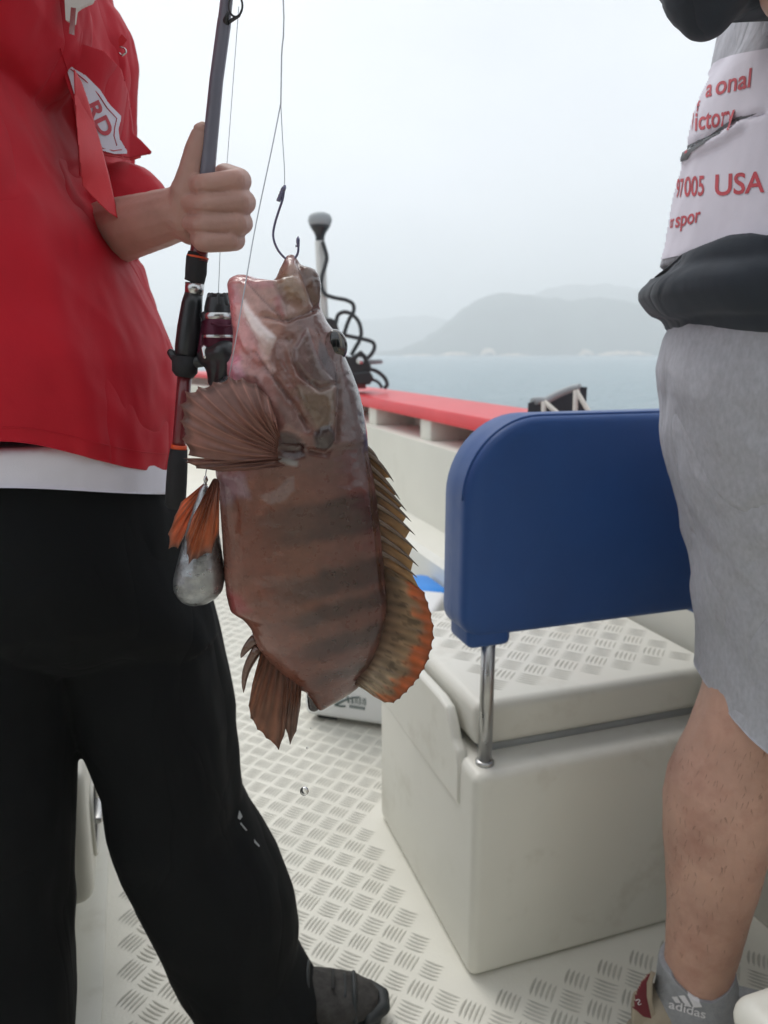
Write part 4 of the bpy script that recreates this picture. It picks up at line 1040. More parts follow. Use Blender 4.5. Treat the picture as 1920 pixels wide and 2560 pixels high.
def lettering(bv, body, org, ex, ey, off=.0020, weight=.0):
    """ex, ey: pixel vectors of one em along and up"""
    V, F = text_mesh(body, off=weight); out = []; keep = {}
    for i, p in enumerate(V):
        q = onto(bv, org[0] + p.x * ex[0] + p.y * ey[0], org[1] + p.x * ex[1] + p.y * ey[1], off)
        if q is not None: keep[i] = len(out); out.append(q)
    return out, [tuple(keep[i] for i in f) for f in F if all(i in keep for i in f)]

def head_lump(c, face):
    """simple head: skull, jaw, nose, ears; face = unit direction in xy"""
    c = Vector(c); f = Vector((face[0], face[1], 0)).normalized(); r = Vector((-f.y, f.x, 0))
    L_ = [capsule(c + Vector((0, 0, .03)) - f * .015, c + Vector((0, 0, .035)) + f * .02, .083, .080), capsule(c + f * .03 - Vector((0, 0, .03)), c + f * .055 - Vector((0, 0, .075)), .062, .040),
          capsule(c + f * .095 + Vector((0, 0, .01)), c + f * .112 - Vector((0, 0, .022)), .008, .013), capsule(c + f * .082 - Vector((0, 0, .055)) - r * .018, c + f * .082 - Vector((0, 0, .055)) + r * .018, .010, .010),
          capsule(c - Vector((0, 0, .08)) - f * .01, c - Vector((0, 0, .18)) - f * .025, .056, .060)]
    for s in (-1, 1): L_.append(capsule(c + r * s * .082 + Vector((0, 0, .018)), c + r * s * .082 - Vector((0, 0, .022)), .018, .012)); L_.append(capsule(c + f * .086 + r * s * .02 + Vector((0, 0, .038)), c + f * .084 + r * s * .045 + Vector((0, 0, .036)), .007, .006))
    return join(*L_)
def hair_lump(c, face):
    c = Vector(c); f = Vector((face[0], face[1], 0)).normalized()
    return join(capsule(c + Vector((0, 0, .055)) - f * .035, c + Vector((0, 0, .07)) + f * .012, .085, .078), capsule(c - f * .05 + Vector((0, 0, .02)), c - f * .055 - Vector((0, 0, .05)), .07, .055))

# ================================================================== PERSON WITH THE ROD
pa = thing('person', 'person in red jacket and black trousers gripping the fishing rod', 'person', (-.40, .92, 0))
# ---- body: arm and hand (fine) plus the rest under the clothes (coarse)
YHd = .80
def H(u, v, dy=0): return PY(u, v, YHd + dy)
rod_a, rod_b = (566, 0), (497, 640)
def rodp(v, dy=-.012): 
    t = (v - 0) / 640; return H(rod_a[0] + (rod_b[0] - rod_a[0]) * t, v, dy)
hand = []
hand.append(chain([PY(60, 640, .98), PY(255, 590, .93), PY(335, 566, .86), PY(400, 548, .83), H(455, 532, .010)], [.046, .038, .0320, .0285, .0255]))           # forearm
hand.append(join(capsule(H(470, 500, .014), H(560, 462, .022), .021, .016), capsule(H(468, 530, .014), H(575, 505, .024), .022, .016), capsule(H(470, 552, .012), H(570, 550, .022), .021, .0155), capsule(H(478, 565, .010), H(556, 590, .018), .019, .0145)))   # palm
fing = [((478, 452), (563, 440), (603, 452), (520, 462), (494, 462), .0108), ((474, 505), (575, 495), (613, 506), (520, 513), (478, 509), .0112), ((476, 556), (572, 548), (607, 557), (515, 563), (480, 560), .0108), ((486, 598), (556, 594), (590, 600), (520, 606), (496, 598), .0098)]
for tipp, mcp, pip_, dip, tp, r in fing:
    hand.append(chain([H(mcp[0], mcp[1], .022), H(pip_[0] - 3, pip_[1], -.006), H(pip_[0] - 16, pip_[1] + 2, -.021), H(dip[0], dip[1], -.0285), H(dip[0] - 14, dip[1], -.0265), H(tp[0], tp[1], -.016)], [r * 1.16, r * 1.10, r * 1.06, r * 1.0, r * .96, r * .86]))
hand.append(chain([H(462, 545, .004), H(466, 485, -.006), H(478, 425, -.010), H(489, 375, -.010), H(503, 330, -.009)], [.021, .0165, .0120, .0108, .0088]))   # thumb
hand.append(capsule(H(468, 480, .004), H(500, 458, .008), .017, .014))
Vh, Fh, Nh = remesh(join(*hand), .0013, 9, .5)
uh, vh = proj(Vh)
dk = np.zeros(len(Vh))
for lnn in ([(500, 478), (560, 480)], [(470, 526), (580, 532)], [(465, 577), (570, 582)], [(480, 320), (520, 330)]): dk += -.0009 * np.exp(-(dist_line(uh, vh, lnn) / 3.0) ** 2)
for cu_, cv_ in ((603, 452), (612, 506), (606, 557), (590, 600)):
    for w_ in (-6, 0, 6): dk += -.0008 * np.exp(-(((uh - cu_ - w_) / 2.0) ** 2 + ((vh - cv_) / 12) ** 2))
dk += .0010 * (fbm(Vh[:, 0] * 60, Vh[:, 1] * 60, Vh[:, 2] * 60, 3) - .5)
Vh = Vh + Nh * dk[:, None]
hc = (-.40, .95, 1.66)
rest = join(head_lump(hc, (1, .1)), chain([(-.44, .99, 1.46), (-.45, .99, 1.2), (-.44, .96, .95)], [.08, .08, .09]), chain([(-.42, .95, 1.42), (-.42, 1.12, 1.40), (-.42, 1.15, 1.15), tuple(PY(60, 640, .98))], [.06, .055, .045, .042]),
            chain([(-.42, .90, 1.42), (-.43, .76, 1.42), (-.36, .68, 1.52), (-.16, .66, 1.60)], [.06, .055, .045, .036]),
            capsule((-.10, .66, 1.61), (-.07, .657, 1.615), .030, .026), chain([tuple(PY(-40, 1300, .90)), tuple(PY(-60, 1900, .84)), tuple(PY(-45, 2500, .815)), (-.49, .81, .08)], [.08, .06, .05, .04]), chain([tuple(PY(250, 1300, .93)), tuple(PY(425, 1950, .955)), tuple(PY(560, 2330, .98)), (-.25, .985, .09)], [.08, .06, .05, .04]))
Vr, Fr, Nr = remesh(rest, .007, 3, .5)
bodyv, bodyf = join((Vh, Fh), (Vr, Fr))
pbod = P_('body', bodyv, bodyf, M['skin'], pa)
nail = [H(500, 318, -.0155), H(508, 316, -.0150), H(513, 326, -.0165), H(500, 340, -.0195)]
tnv, tnf = sphere(H(506, 322, -.012), .0052, 16, 10, (1, .55, 1.3)); P_('thumbnail', tnv, tnf, mat('nail', (.66, .46, .36), .3), pbod)
Vq, Fq, _ = remesh(hair_lump(hc, (1, .1)), .007, 3); P_('hair', Vq, Fq, M['hair'], pa)

# ---- jacket: near side with raised right arm, and the chest beyond it
near = trace([(-330, -420, -20, .86, .14), (-200, -440, 60, .87, .16), (-80, -450, 100, .88, .17), (0, -460, 124, .88, .18), (110, -470, 158, .88, .185), (180, -480, 186, .88, .19), (330, -480, 232, .88, .195), (450, -480, 270, .88, .195), (545, -480, 298, .88, .195),
              (640, -475, 350, .89, .195), (790, -470, 404, .90, .195), (900, -460, 438, .90, .195), (1000, -455, 446, .90, .195), (1100, -450, 447, .90, .195), (1150, -445, 444, .90, .195), (1180, -445, 440, .90, .192)], .19, 48, 2.4)
chest = trace([(-330, -300, 200, 1.02, .12), (-200, -300, 245, 1.01, .14), (-80, -300, 275, 1.0, .15), (0, -300, 287, 1.0, .15), (60, -300, 298, 1.0, .15), (130, -300, 304, 1.0, .15), (220, -300, 320, 1.0, .15), (290, -300, 330, 1.0, .15), (335, -300, 332, 1.0, .15),
               (380, -300, 326, 1.0, .15), (450, -300, 322, 1.0, .15), (600, -300, 345, 1.0, .15), (760, -300, 390, .98, .14), (900, -300, 428, .95, .14)], .15, 40, 2.3)
sleeveR = chain([(-.42, .84, 1.40), (-.42, .74, 1.42), (-.36, .68, 1.51), (-.30, .675, 1.545)], [.12, .10, .075, .065])
sleeveL = chain([(-.42, 1.05, 1.42), (-.44, 1.10, 1.22), tuple(PY(150, 560, 1.02)), tuple(PY(250, 545, .985)), tuple(PY(318, 528, .965))], [.10, .085, .072, .062, .055])
Vj, Fj, Nj = remesh(join(near, chest, sleeveR, sleeveL), .0042, 3, .5)
uj, vj = proj(Vj)
am = np.ones(len(Vj)); am *= .45 + .55 * sstep(1180, 1050, vj)
Vj = folds(Vj, Nj, .013, 6, 2.2, 3, .5, am); Vj = folds(Vj, Nj, .008, 17, 4, 9, .7, am)
gath = sstep(1080, 1130, vj) * .0012 * np.sin(uj / 11 + 2.5 * fbm(uj / 60, vj / 60, uj * 0, 2))   # gathered hem
Vj = Vj + Nj * gath[:, None]
# long soft crease running down from the arm
Vj = Vj + Nj * (.007 * np.exp(-(dist_line(uj, vj, [(60, 500), (150, 800), (230, 1100)]) / 38) ** 2) - .006 * np.exp(-(dist_line(uj, vj, [(190, 420), (215, 480), (300, 545)]) / 16) ** 2) - .005 * np.exp(-(dist_line(uj, vj, [(305, 590), (350, 650)]) / 12) ** 2))[:, None]
zc_ = np.array([PY(u, 1104 + 76 * sstep(20, 420, u), min(y, .93)).z for u, y in zip(uj, Vj[:, 1])])
Vj[:, 2] = np.maximum(Vj[:, 2], zc_)
jacket = P_('jacket', Vj, Fj, M['jacket'], pa)
bvj = bvh_of(Vj, Fj)
# open side flap over the pocket and the peaked pocket corner
def slab(poly, yfun, thick=.003, step=None):
    a = [PY(u, v, yfun(u, v)) for u, v in poly]; b = [PY(u, v, yfun(u, v) + thick) for u, v in poly]; return prism(a, b)
def sheet(poly, yfun, thick=.003, step=4.0):
    """curved cloth piece: pixel polygon at the depth yfun(u, v), given thickness"""
    P = np.array(poly, float); u0, v0 = P.min(0); u1, v1 = P.max(0); e = 1.0
    us = np.arange(u0 - step, u1 + 2 * step, step); vs = np.arange(v0 - step, v1 + 2 * step, step)
    UU, VV = np.meshgrid(us, vs); D = sdf_poly(UU.ravel(), VV.ravel(), poly).reshape(UU.shape); G = {}; V = []; F = []
    for j in range(len(vs)):
        for i in range(len(us)):
            if D[j, i] > step * 1.01: continue
            u, v = us[i], vs[j]
            if D[j, i] > 0:
                gu = (sdf_poly(np.array([u + e]), np.array([v]), poly)[0] - D[j, i]); gv = (sdf_poly(np.array([u]), np.array([v + e]), poly)[0] - D[j, i])
                q = math.hypot(gu, gv) or 1; u -= gu / q * D[j, i]; v -= gv / q * D[j, i]
            G[(i, j)] = len(V); V.append(PY(u, v, yfun(u, v)))
    for j in range(len(vs) - 1):
        for i in range(len(us) - 1):
            k = [(i, j), (i, j + 1), (i + 1, j + 1), (i + 1, j)]
            if all(q in G for q in k): F.append(tuple(G[q] for q in k))
    if thick:
        n = len(V); E = {}
        for f in F:
            for a, b in zip(f, f[1:] + f[:1]): E[(a, b)] = 1
        V = V + [p + Vector((0, thick, 0)) for p in V]; F2 = F + [tuple(i + n for i in f[::-1]) for f in F]
        for a, b in E:
            if (b, a) not in E: F2.append((b, a, a + n, b + n))
        F = F2
    return V, F
def chest_y(u, v):
    return 1.0 - .15 * max(0, 1 - (min(abs(u - 15), 312) / 315) ** 2.3) ** .435
def wav(u, v, s): return .004 * math.sin(u / 23 + v / 41 + s) + .003 * math.sin(v / 27 - u / 60 + s * 2)
flap = [(184, 172), (200, 200), (216, 245), (232, 300), (250, 360), (268, 430), (284, 500), (293, 545), (270, 530), (246, 508), (226, 486), (206, 464), (199, 400), (192, 320), (186, 240)]
P_('side_flap', *sheet(flap, lambda u, v: .80 + .0009 * (u - 180) + wav(u, v, 0) - .0003 * max(0, v - 300) * (u - 180) / 100, .004), M['jacket2'], jacket)
pocket = [(140, 120), (200, 108), (262, 128), (300, 170), (318, 230), (328, 300), (331, 332), (352, 350), (377, 377), (373, 383), (350, 387), (326, 394), (300, 388), (255, 380), (215, 330), (170, 220)]
def py_(u, v): return chest_y(min(u, 322), v) - .020 + .0005 * max(0, u - 322) + wav(u, v, 2) * .5
P_('pocket_flap', *sheet(pocket, py_, .005), M['jacket'], jacket)
P_('pocket_hem', *sheet([(254, 379), (300, 387), (326, 393), (350, 386), (349, 392), (326, 399), (300, 393), (256, 386)], lambda u, v: py_(u, v) + .002, .005, 2.5), M['jacket2'], jacket)
cuff = [(300, 440), (314, 442), (328, 455), (353, 481), (352, 494), (330, 497), (296, 503), (288, 470)]
P_('sleeve_hem', *sheet(cuff, lambda u, v: .925 + .0004 * (u - 300), .04, 3.5), M['jacket2'], jacket)
emb = [(160, 150), (186, 172), (214, 188), (250, 224), (275, 262), (303, 290), (302, 302), (296, 322), (299, 346), (322, 384), (286, 385), (254, 376), (225, 330), (190, 250)]
P_('emblem', *sheet(emb, lambda u, v: py_(u, v) - .0016, 0, 4), M['print'], jacket, True, None, 'white shield emblem with red letters')
for bord in ([(176, 172), (192, 184), (212, 200), (246, 236), (268, 270), (292, 296), (287, 318), (285, 340), (292, 364)], [(250, 369), (284, 377), (304, 374)]):
    P_('emblem_border', *tube([PY(u, v, py_(u, v) - .0022) for u, v in bord], .0006, 6), M['redprint'], jacket)
tv, tf = text_mesh('RD', off=.03)
P_('lettering', [PY(q[0], q[1], py_(*q) - .0026) for q in [(212 + v.x * 32 + v.y * 46, 262 + v.x * 62 - v.y * 22) for v in tv]], tf, M['redprint'], jacket, False)
# stitched seams
for seam in ([(150, 120), (170, 180), (190, 300), (200, 440)],):
    sp = [onto(bvj, u, v, .0003) for u, v in [(np.interp(t, range(len(seam)), [p[0] for p in seam]), np.interp(t, range(len(seam)), [p[1] for p in seam])) for t in np.linspace(0, len(seam) - 1, 60)]]
    sp = [p for p in sp if p is not None]
    if len(sp) > 8: P_('seam', *tube(sp, .0006, 6), M['jacket'], jacket)
hs_ = [onto(bvj, u, 1068 + 66 * float(sstep(20, 420, u)), .0002) for u in np.linspace(4, 436, 70)]
P_('hem_stitching', *tube([p for p in hs_ if p is not None], .0007, 6), M['jacket'], jacket)
# chest zip with pull
zp = [PY(u, v, .80) for u, v in ((190, -10), (176, 8), (168, 30))]
P_('zip_tape', *sheet([(160, -30), (252, -30), (228, 6), (205, 16), (190, 26), (186, 58), (164, 50), (162, 10)], lambda u, v: .80 + .0004 * (u - 160), .004), M['cord'], jacket, False)
P_('zip_pull', *slab([(177, 18), (190, 20), (186, 88), (172, 84)], lambda u, v: .794, .003), M['silver'], jacket, False)
P_('hanging_loop', *slab([(296, 98), (304, 85), (318, 100), (304, 119), (297, 116)], lambda u, v: .96, .006), M['jacket2'], jacket, False)
P_('loop_ring', *tube(smooth_path([PY(u, v, .96) for u, v in ((300, 118), (312, 122), (314, 131), (304, 138), (298, 132))], 5), .0012, 6), M['silver'], jacket)

# ---- white tee hem, trousers, shoes
tee = trace([(1080, -440, 436, .90, .183), (1150, -440, 440, .90, .187), (1200, -440, 446, .90, .19), (1228, -440, 450, .90, .193), (1240, -440, 448, .90, .190)], .19, 48, 2.4)
Vt, Ft, Nt = remesh(tee, .0045, 2); ut, vt_ = proj(Vt); Vt = folds(Vt, Nt, .006, 7, 3, 11)
zc_ = np.array([PY(u, 1220 + 16 * sstep(20, 420, u), min(y, .93)).z for u, y in zip(ut, Vt[:, 1])]); Vt[:, 2] = np.maximum(Vt[:, 2], zc_)
P_('t_shirt', Vt, Ft, M['tee'], pa)
hips = trace([(1150, -430, 425, .90, .175), (1260, -430, 450, .90, .18), (1380, -420, 470, .90, .18), (1480, -400, 508, .91, .17), (1540, -390, 530, .92, .15), (1600, -370, 545, .925, .11)], .18, 44, 2.5)
legF = trace([(1400, 40, 480, .95, .13), (1550, 100, 535, .95, .135), (1700, 160, 572, .955, .13), (1800, 196, 589, .955, .125), (1925, 250, 591, .955, .12), (2020, 262, 592, .955, .118), (2060, 272, 612, .96, .115), (2110, 294, 650, .965, .112), (2170, 324, 690, .97, .108), (2260, 364, 724, .975, .104), (2330, 394, 739, .98, .10), (2400, 428, 742, .985, .098), (2440, 446, 770, .985, .095), (2480, 474, 798, .985, .09), (2540, 510, 802, .985, .085), (2572, 525, 798, .985, .08)], .12, 40, 2.3)
legN = trace([(1400, -430, 240, .87, .13), (1550, -430, 225, .865, .13), (1700, -420, 210, .86, .13), (1830, -400, 205, .85, .13), (1900, -400, 198, .84, .13), (2100, -390, 191, .83, .125), (2300, -370, 186, .82, .12), (2560, -330, 195, .815, .115), (2850, -280, 190, .81, .11)], .13, 40, 2.4)
Vp, Fp, Np = remesh(join(hips, legF, legN), .0045, 3)
up_, vp_ = proj(Vp); Vp = folds(Vp, Np, .020, 8, 3, 21, .4, .1 + .9 * sstep(20, 110, dist_line(up_, vp_, [(205, 1760), (215, 1900), (215, 2150)])))
Vp[:, 2] = np.maximum(Vp[:, 2], .03)
P_('trousers', Vp, Fp, M['black'], pa)
bvt = bvh_of(Vp, Fp)
for poly in ([(596, 2026), (604, 2042), (598, 2050), (592, 2046)], [(600, 2056), (616, 2076), (613, 2078), (598, 2060)], [(633, 2098), (648, 2116), (645, 2118), (634, 2108)]):
    v_, f_ = patch(bvt, poly, 2.0, .0015)
    if f_: P_('trouser_print', v_, f_, M['grey'], pa)
def shoe(org, ang, L_=.29, name='shoe', root=None, mats=('shoe', 'rubber')):
    R = Matrix.Rotation(ang, 3, 'Z'); org = Vector(org)
    def W(x, y, z): return org + R @ Vector((x, y, z))
    st = [(0, .028, .075), (.03, .036, .085), (.08, .037, .092), (.13, .038, .085), (.17, .043, .068), (.21, .047, .055), (.25, .044, .046), (.28, .030, .036), (.292, .012, .028)]
    rings = []
    for x, hw, hz in st:
        rg = []
        for a in np.linspace(0, 2 * math.pi, 24, endpoint=False):
            c, s = math.cos(a), math.sin(a); rg.append(W(x * L_ / .29, hw * math.copysign(abs(c) ** .8, c), .022 + hz * (s * .5 + .5)))
        rings.append(rg)
    V, F, N = remesh(loft(rings), .0024, 4)
    N2 = N; V = V + N * (.0022 * (fbm(V[:, 0] * 70, V[:, 1] * 70, V[:, 2] * 70, 3) - .5))[:, None]
    up = P_(name, V, F, M[mats[0]], root)
    prof = [(-.006, .026), (.02, .040), (.09, .038), (.15, .043), (.21, .051), (.26, .047), (.29, .028), (.30, .0)]
    ol = [(x * L_ / .29, h_) for x, h_ in prof] + [(x * L_ / .29, -h_) for x, h_ in prof[::-1][1:]]
    so_ = P_('sole', *prism([W(x, y, .002) for x, y in ol], [W(x, y, .030) for x, y in ol]), M[mats[1]], up, False)
    mo = so_.modifiers.new('b', 'BEVEL'); mo.width = .006; mo.segments = 2; fixn(so_)
    return up, W
f0 = PZ(505, 2600); f1 = PZ(918, 2560)
sh, W = shoe((-.285, .985, 0), math.atan2(.02, .27), .275, 'shoe', pa)
P_('strap', *remesh(prism([W(.185, -.053, .035), W(.222, -.054, .032), W(.226, -.02, .074), W(.226, .02, .074), W(.222, .052, .034), W(.185, .052, .036), W(.185, .022, .088), W(.185, -.022, .088)], [W(.185, -.040, .035), W(.222, -.042, .032), W(.226, -.02, .062), W(.226, .02, .062), W(.222, .040, .034), W(.185, .040, .036), W(.185, .022, .076), W(.185, -.022, .076)]), .002, 2)[:2], M['rubber'], sh)
for xx, zz in ((.165, .100), (.238, .074)):
    P_('lace', *tube(smooth_path([W(xx, -.044, zz - .034), W(xx, -.024, zz - .006), W(xx, 0, zz), W(xx, .024, zz - .006), W(xx, .044, zz - .034)], 5), .0038, 8), M['rubber'], sh)
P_('toe_guard', *remesh(join(capsule(W(.262, -.030, .034), W(.284, -.012, .034), .011, .011), capsule(W(.284, -.012, .034), W(.284, .012, .034), .011, .011), capsule(W(.284, .012, .034), W(.262, .030, .034), .011, .011)), .0018, 3)[:2], M['rubber'], sh)
P_('strap_slot', *lbox((.202, -.020, .080), (.207, .020, .0835), .001, 1, W(0, 0, 0), math.atan2(.02, .27)), M['socket'], sh)
shoe((-.53, .80, 0), .1, .275, 'shoe', pa)

# ================================================================== FISHING ROD
rd = thing('fishing_rod', 'fishing rod with black grip and maroon spinning reel held in the hand', 'rod', rodp(900))
def RP(u, v, dy=-.012): return H(u, v, dy)
P_('blank', *tube([RP(668, -900), RP(620, -460), RP(575, -80), RP(562, 40), RP(560, 60), RP(541, 200), RP(519, 425), RP(508, 540), RP(497, 625)], [.0028, .0042, .0056, .0060, .0066, .0066, .0074, .0078, .0080], 18), M['rod'], rd)
P_('fore_wrap', *tube([RP(503, 590), RP(496, 640), RP(495, 652)], [.0085, .0090, .0100], 18), M['rodred'], rd)
P_('guide_foot', *tube([RP(563, 62, -.014), RP(566, 45, -.019), RP(571, 30, -.022)], [.0040, .0025, .0012], 8), M['dark'], rd)
gr = [RP(589 + 17 * math.cos(a), 14 + 28 * math.sin(a), -.02) for a in np.linspace(0, 2 * math.pi, 25)]
P_('guide_ring', *tube(gr, .0010, 8, False), M['dark'], rd)
P_('guide_frame', *join(tube([RP(566, 60, -.016), RP(580, 48, -.019), RP(590, 42, -.02)], .0011, 6), tube([RP(604, 26, -.02), RP(598, 40, -.018), RP(566, 62, -.016)], .0011, 6)), M['dark'], rd)
P_('fore_grip', *tube([RP(494, 632), RP(492, 645), RP(490, 680), RP(487, 700), RP(484, 708)], [.0090, .0105, .0108, .0100, .0098], 20), M['foam'], rd)
P_('trim_ring', *tube([RP(494.5, 641), RP(494, 646)], .01085, 20), M['orange'], rd)
P_('locking_ring', *tube([RP(487, 708), RP(485, 735)], [.0096, .0092], 20), M['silver'], rd)
P_('reel_seat', *tube([RP(485, 733), RP(480, 760), RP(474, 820), RP(468, 870), RP(464, 902)], [.0090, .0105, .0125, .0125, .0110], 20), M['dark'], rd)
P_('reel_seat_tip', *tube([RP(463, 890), RP(462, 930), RP(461, 942)], [.0135, .0130, .0090], 18), M['foam'], rd)
P_('rear_blank', *tube([RP(462, 935), RP(456, 1010), RP(450, 1080), RP(447, 1120)], [.0075, .0073, .0070, .0070], 16), M['rodred'], rd)
P_('rear_ring', *tube([RP(448, 1112), RP(447, 1124)], [.0082, .0086], 16), M['orange'], rd)
P_('rear_grip', *tube([RP(447, 1122), RP(444, 1160), RP(441, 1210), RP(438, 1262), RP(437, 1270)], [.0090, .0105, .0110, .0110, .0080], 18), M['foam'], rd)
reel = P_('reel', *tube([RP(510, 780, -.02), RP(520, 800, -.02), RP(524, 830, -.02), RP(530, 870, -.02), RP(540, 905, -.02)], [.0050, .0060, .0070, .0080, .0090], 12), M['dark'], rd)
def rl(prof, u0, u1, dy, n=24):
    rings = []
    for v, r in prof:
        c = RP(np.interp(v, [735, 960], [u0, u1]), v, dy); k = r * .00043
        rings.append([c + Vector((k * math.cos(a), k * math.sin(a), 0)) for a in np.linspace(0, 2 * math.pi, n, endpoint=False)])
    return loft(rings)
RD = -.015
autosmooth(P_('spool_cap', *rl([(734, 16), (735, 22), (742, 25), (744, 28), (756, 31), (770, 34), (783, 35), (784, 33)], 546, 552, RD), M['dark'], reel), 40)
P_('spool_knobs', *join(*[capsule(RP(546 + 22 * math.cos(a), 738, RD + .0094 * math.sin(a)), RP(547 + 26 * math.cos(a), 760, RD + .011 * math.sin(a)), .0026, .003) for a in np.linspace(0, 2 * math.pi, 8, endpoint=False)]), M['dark'], reel)
autosmooth(P_('spool_rim', *rl([(783, 36), (788, 38), (797, 38), (800, 36)], 546, 552, RD), M['silver'], reel), 40)
autosmooth(P_('rotor', *rl([(799, 37), (806, 40), (835, 42), (850, 41), (862, 38), (880, 34)], 544, 552, RD), M['maroon'], reel), 40)
autosmooth(P_('rotor_cup', *rl([(838, 42.5), (842, 43), (845, 42.5)], 544, 552, RD), M['silver'], reel), 40)
gb = join(chain([RP(552, 870, RD), RP(552, 910, RD), RP(545, 950, RD)], [.016, .017, .011]), capsule(RP(520, 890, RD), RP(560, 880, RD - .01), .012, .013), capsule(RP(565, 900, RD - .012), RP(560, 945, RD - .008), .010, .009))
P_('gear_housing', *remesh(gb, .0016, 3)[:2], M['dark'], reel)
P_('bail_arm', *join(chain([RP(514, 800, RD - .004), RP(508, 850, RD - .006), RP(505, 880, RD - .004)], [.0032, .0042, .005]), tube(smooth_path([RP(512, 802, RD - .006), RP(540, 812, RD - .020), RP(575, 815, RD - .019), RP(590, 800, RD - .004)], 6), .0011, 8)), M['maroon'], reel)
P_('bail_roller', *capsule(RP(512, 872, RD - .008), RP(515, 890, RD - .010), .0045, .004), M['silver'], reel)
P_('reel_foot', *remesh(join(chain([RP(428, 882, -.01), RP(446, 905, -.012), RP(475, 908, -.014), RP(510, 896, -.015), RP(535, 890, RD)], [.0045, .0052, .0062, .0055, .006]), chain([RP(447, 918, -.012), RP(480, 912, -.014), RP(520, 905, -.015)], [.0035, .004, .0045])), .0013, 2)[:2], M['dark'], reel)
P_('crank_handle', *join(tube([RP(560, 930, RD - .01), RP(568, 955, RD - .018), RP(560, 972, RD - .020)], [.004, .0034, .004], 10), capsule(RP(555, 965, RD - .022), RP(552, 985, RD - .022), .007, .007)), M['dark'], reel)
tag(mesh_obj('fishing_line', *tube([RP(597, 16, -.02), RP(566, 430, .035), RP(553, 560, .04), RP(546, 734, RD)], .00035, 6), M['line']), 'thin main line from the rod guide down to the maroon reel', 'fishing line')

# ================================================================== PERSON BY THE BENCH
pb_ = thing('person', 'person in grey shorts and white printed shirt standing by the blue backrest', 'person', (.55, .95, 0))
YR = .95
leg = trace([(1560, 1775, 1990, YR, .075), (1700, 1765, 1985, YR, .078), (1765, 1748, 1975, YR, .080), (1850, 1716, 1962, YR, .078), (1900, 1692, 1956, YR, .080), (1950, 1668, 1950, YR, .083), (2010, 1656, 1943, YR, .084), (2100, 1656, 1925, YR, .080), (2200, 1663, 1897, YR, .070), (2300, 1666, 1868, YR, .058), (2400, 1661, 1841, YR, .048), (2440, 1652, 1832, YR, .046), (2500, 1640, 1838, YR, .046), (2560, 1640, 1860, YR, .046)], .08, 40, 2.05)
foot = chain([PY(1700, 2560, YR), (.50, .95, .06), (.62, .95, .045)], [.045, .045, .032])
Vl, Fl, Nl = remesh(join(leg, foot), .0032, 5)
Vl = Vl + Nl * (.003 * (fbm(Vl[:, 0] * 26, Vl[:, 1] * 26, Vl[:, 2] * 14, 3) - .5) + .0012 * (fbm(Vl[:, 0] * 90, Vl[:, 1] * 90, Vl[:, 2] * 60, 2) - .5))[:, None]
hc2 = (.66, .97, 1.72)
rest = join(head_lump(hc2, (1, .1)), chain([(.60, .97, 1.5), (.53, .97, 1.3), (.50, .96, 1.05)], [.09, .09, .09]), chain([(.62, .83, 1.48), (.52, .74, 1.42), (.40, .80, 1.40)], [.06, .05, .04]), chain([(.60, 1.08, 1.46), (.68, 1.15, 1.25), (.80, 1.10, 1.14)], [.05, .042, .034]), chain([(.58, 1.04, .92), (.74, 1.09, .52), (.86, 1.1, .08)], [.07, .062, .045]), chain([(.56, .95, .98), (.56, .95, .6)], [.07, .055]))
Vr, Fr, Nr = remesh(rest, .007, 3)
P_('body', *join((Vl, Fl), (Vr, Fr)), M['skin2'], pb_)
# leg hair strokes
hs = []
bvl = bvh_of(Vl, Fl)
for _ in range(170):
    u, v = random.uniform(1660, 1915), random.uniform(1850, 2400); p = onto(bvl, u, v, .0002)
    if p is None: continue
    q = onto(bvl, u + random.uniform(-9, 5), v + random.uniform(6, 20), .0012)
    if q is None or (q - p).length > .02: continue
    hs.append(tube([p, (p + q) / 2 + Vector((0, -.0006, 0)), q], [.00016, .00014, .00005], 3))
o = P_('leg_hair', *join(*hs), M['hair'], pb_); o['kind'] = 'stuff'
Vq, Fq, _ = remesh(hair_lump(hc2, (1, .1)), .007, 3); P_('hair', Vq, Fq, M['hair'], pb_)
# shorts
shorts = trace([(800, 1668, 2240, YR, .16), (840, 1652, 2250, YR, .165), (930, 1634, 2260, YR, .17), (980, 1632, 2260, YR, .172), (1080, 1642, 2250, YR, .17), (1200, 1668, 2230, YR, .165), (1330, 1702, 2200, YR, .15), (1400, 1714, 2160, YR, .14), (1450, 1721, 2120, YR, .13), (1520, 1729, 2085, YR, .125), (1600, 1739, 2065, YR, .122), (1700, 1743, 2050, YR, .12), (1790, 1740, 2040, YR, .12), (1850, 1742, 2040, YR, .12)], .15, 44, 2.2)
leg2 = chain([(.60, 1.04, .95), (.74, 1.09, .58)], [.125, .105])
Vs, Fs, Ns = remesh(join(shorts, leg2), .0042, 3)
us_, vs_ = proj(Vs); Vs = folds(Vs, Ns, .008, 16, 7, 77, -.6); Vs = folds(Vs, Ns, .024, 7, 3.2, 31, -.5, .35 + .65 * sstep(850, 1000, vs_))
shoe2_ = None
hem = np.array([PY(u, 1762 + (u - 1740) * .46 if u < 1830 else 1803 + (u - 1830) * .44, YR - .06).z for u in us_])
Vs[:, 2] = np.where(vs_ > 1640, np.maximum(Vs[:, 2], np.minimum(hem, Vs[:, 2].max())), Vs[:, 2])
P_('shorts', Vs, Fs, M['heather'], pb_)
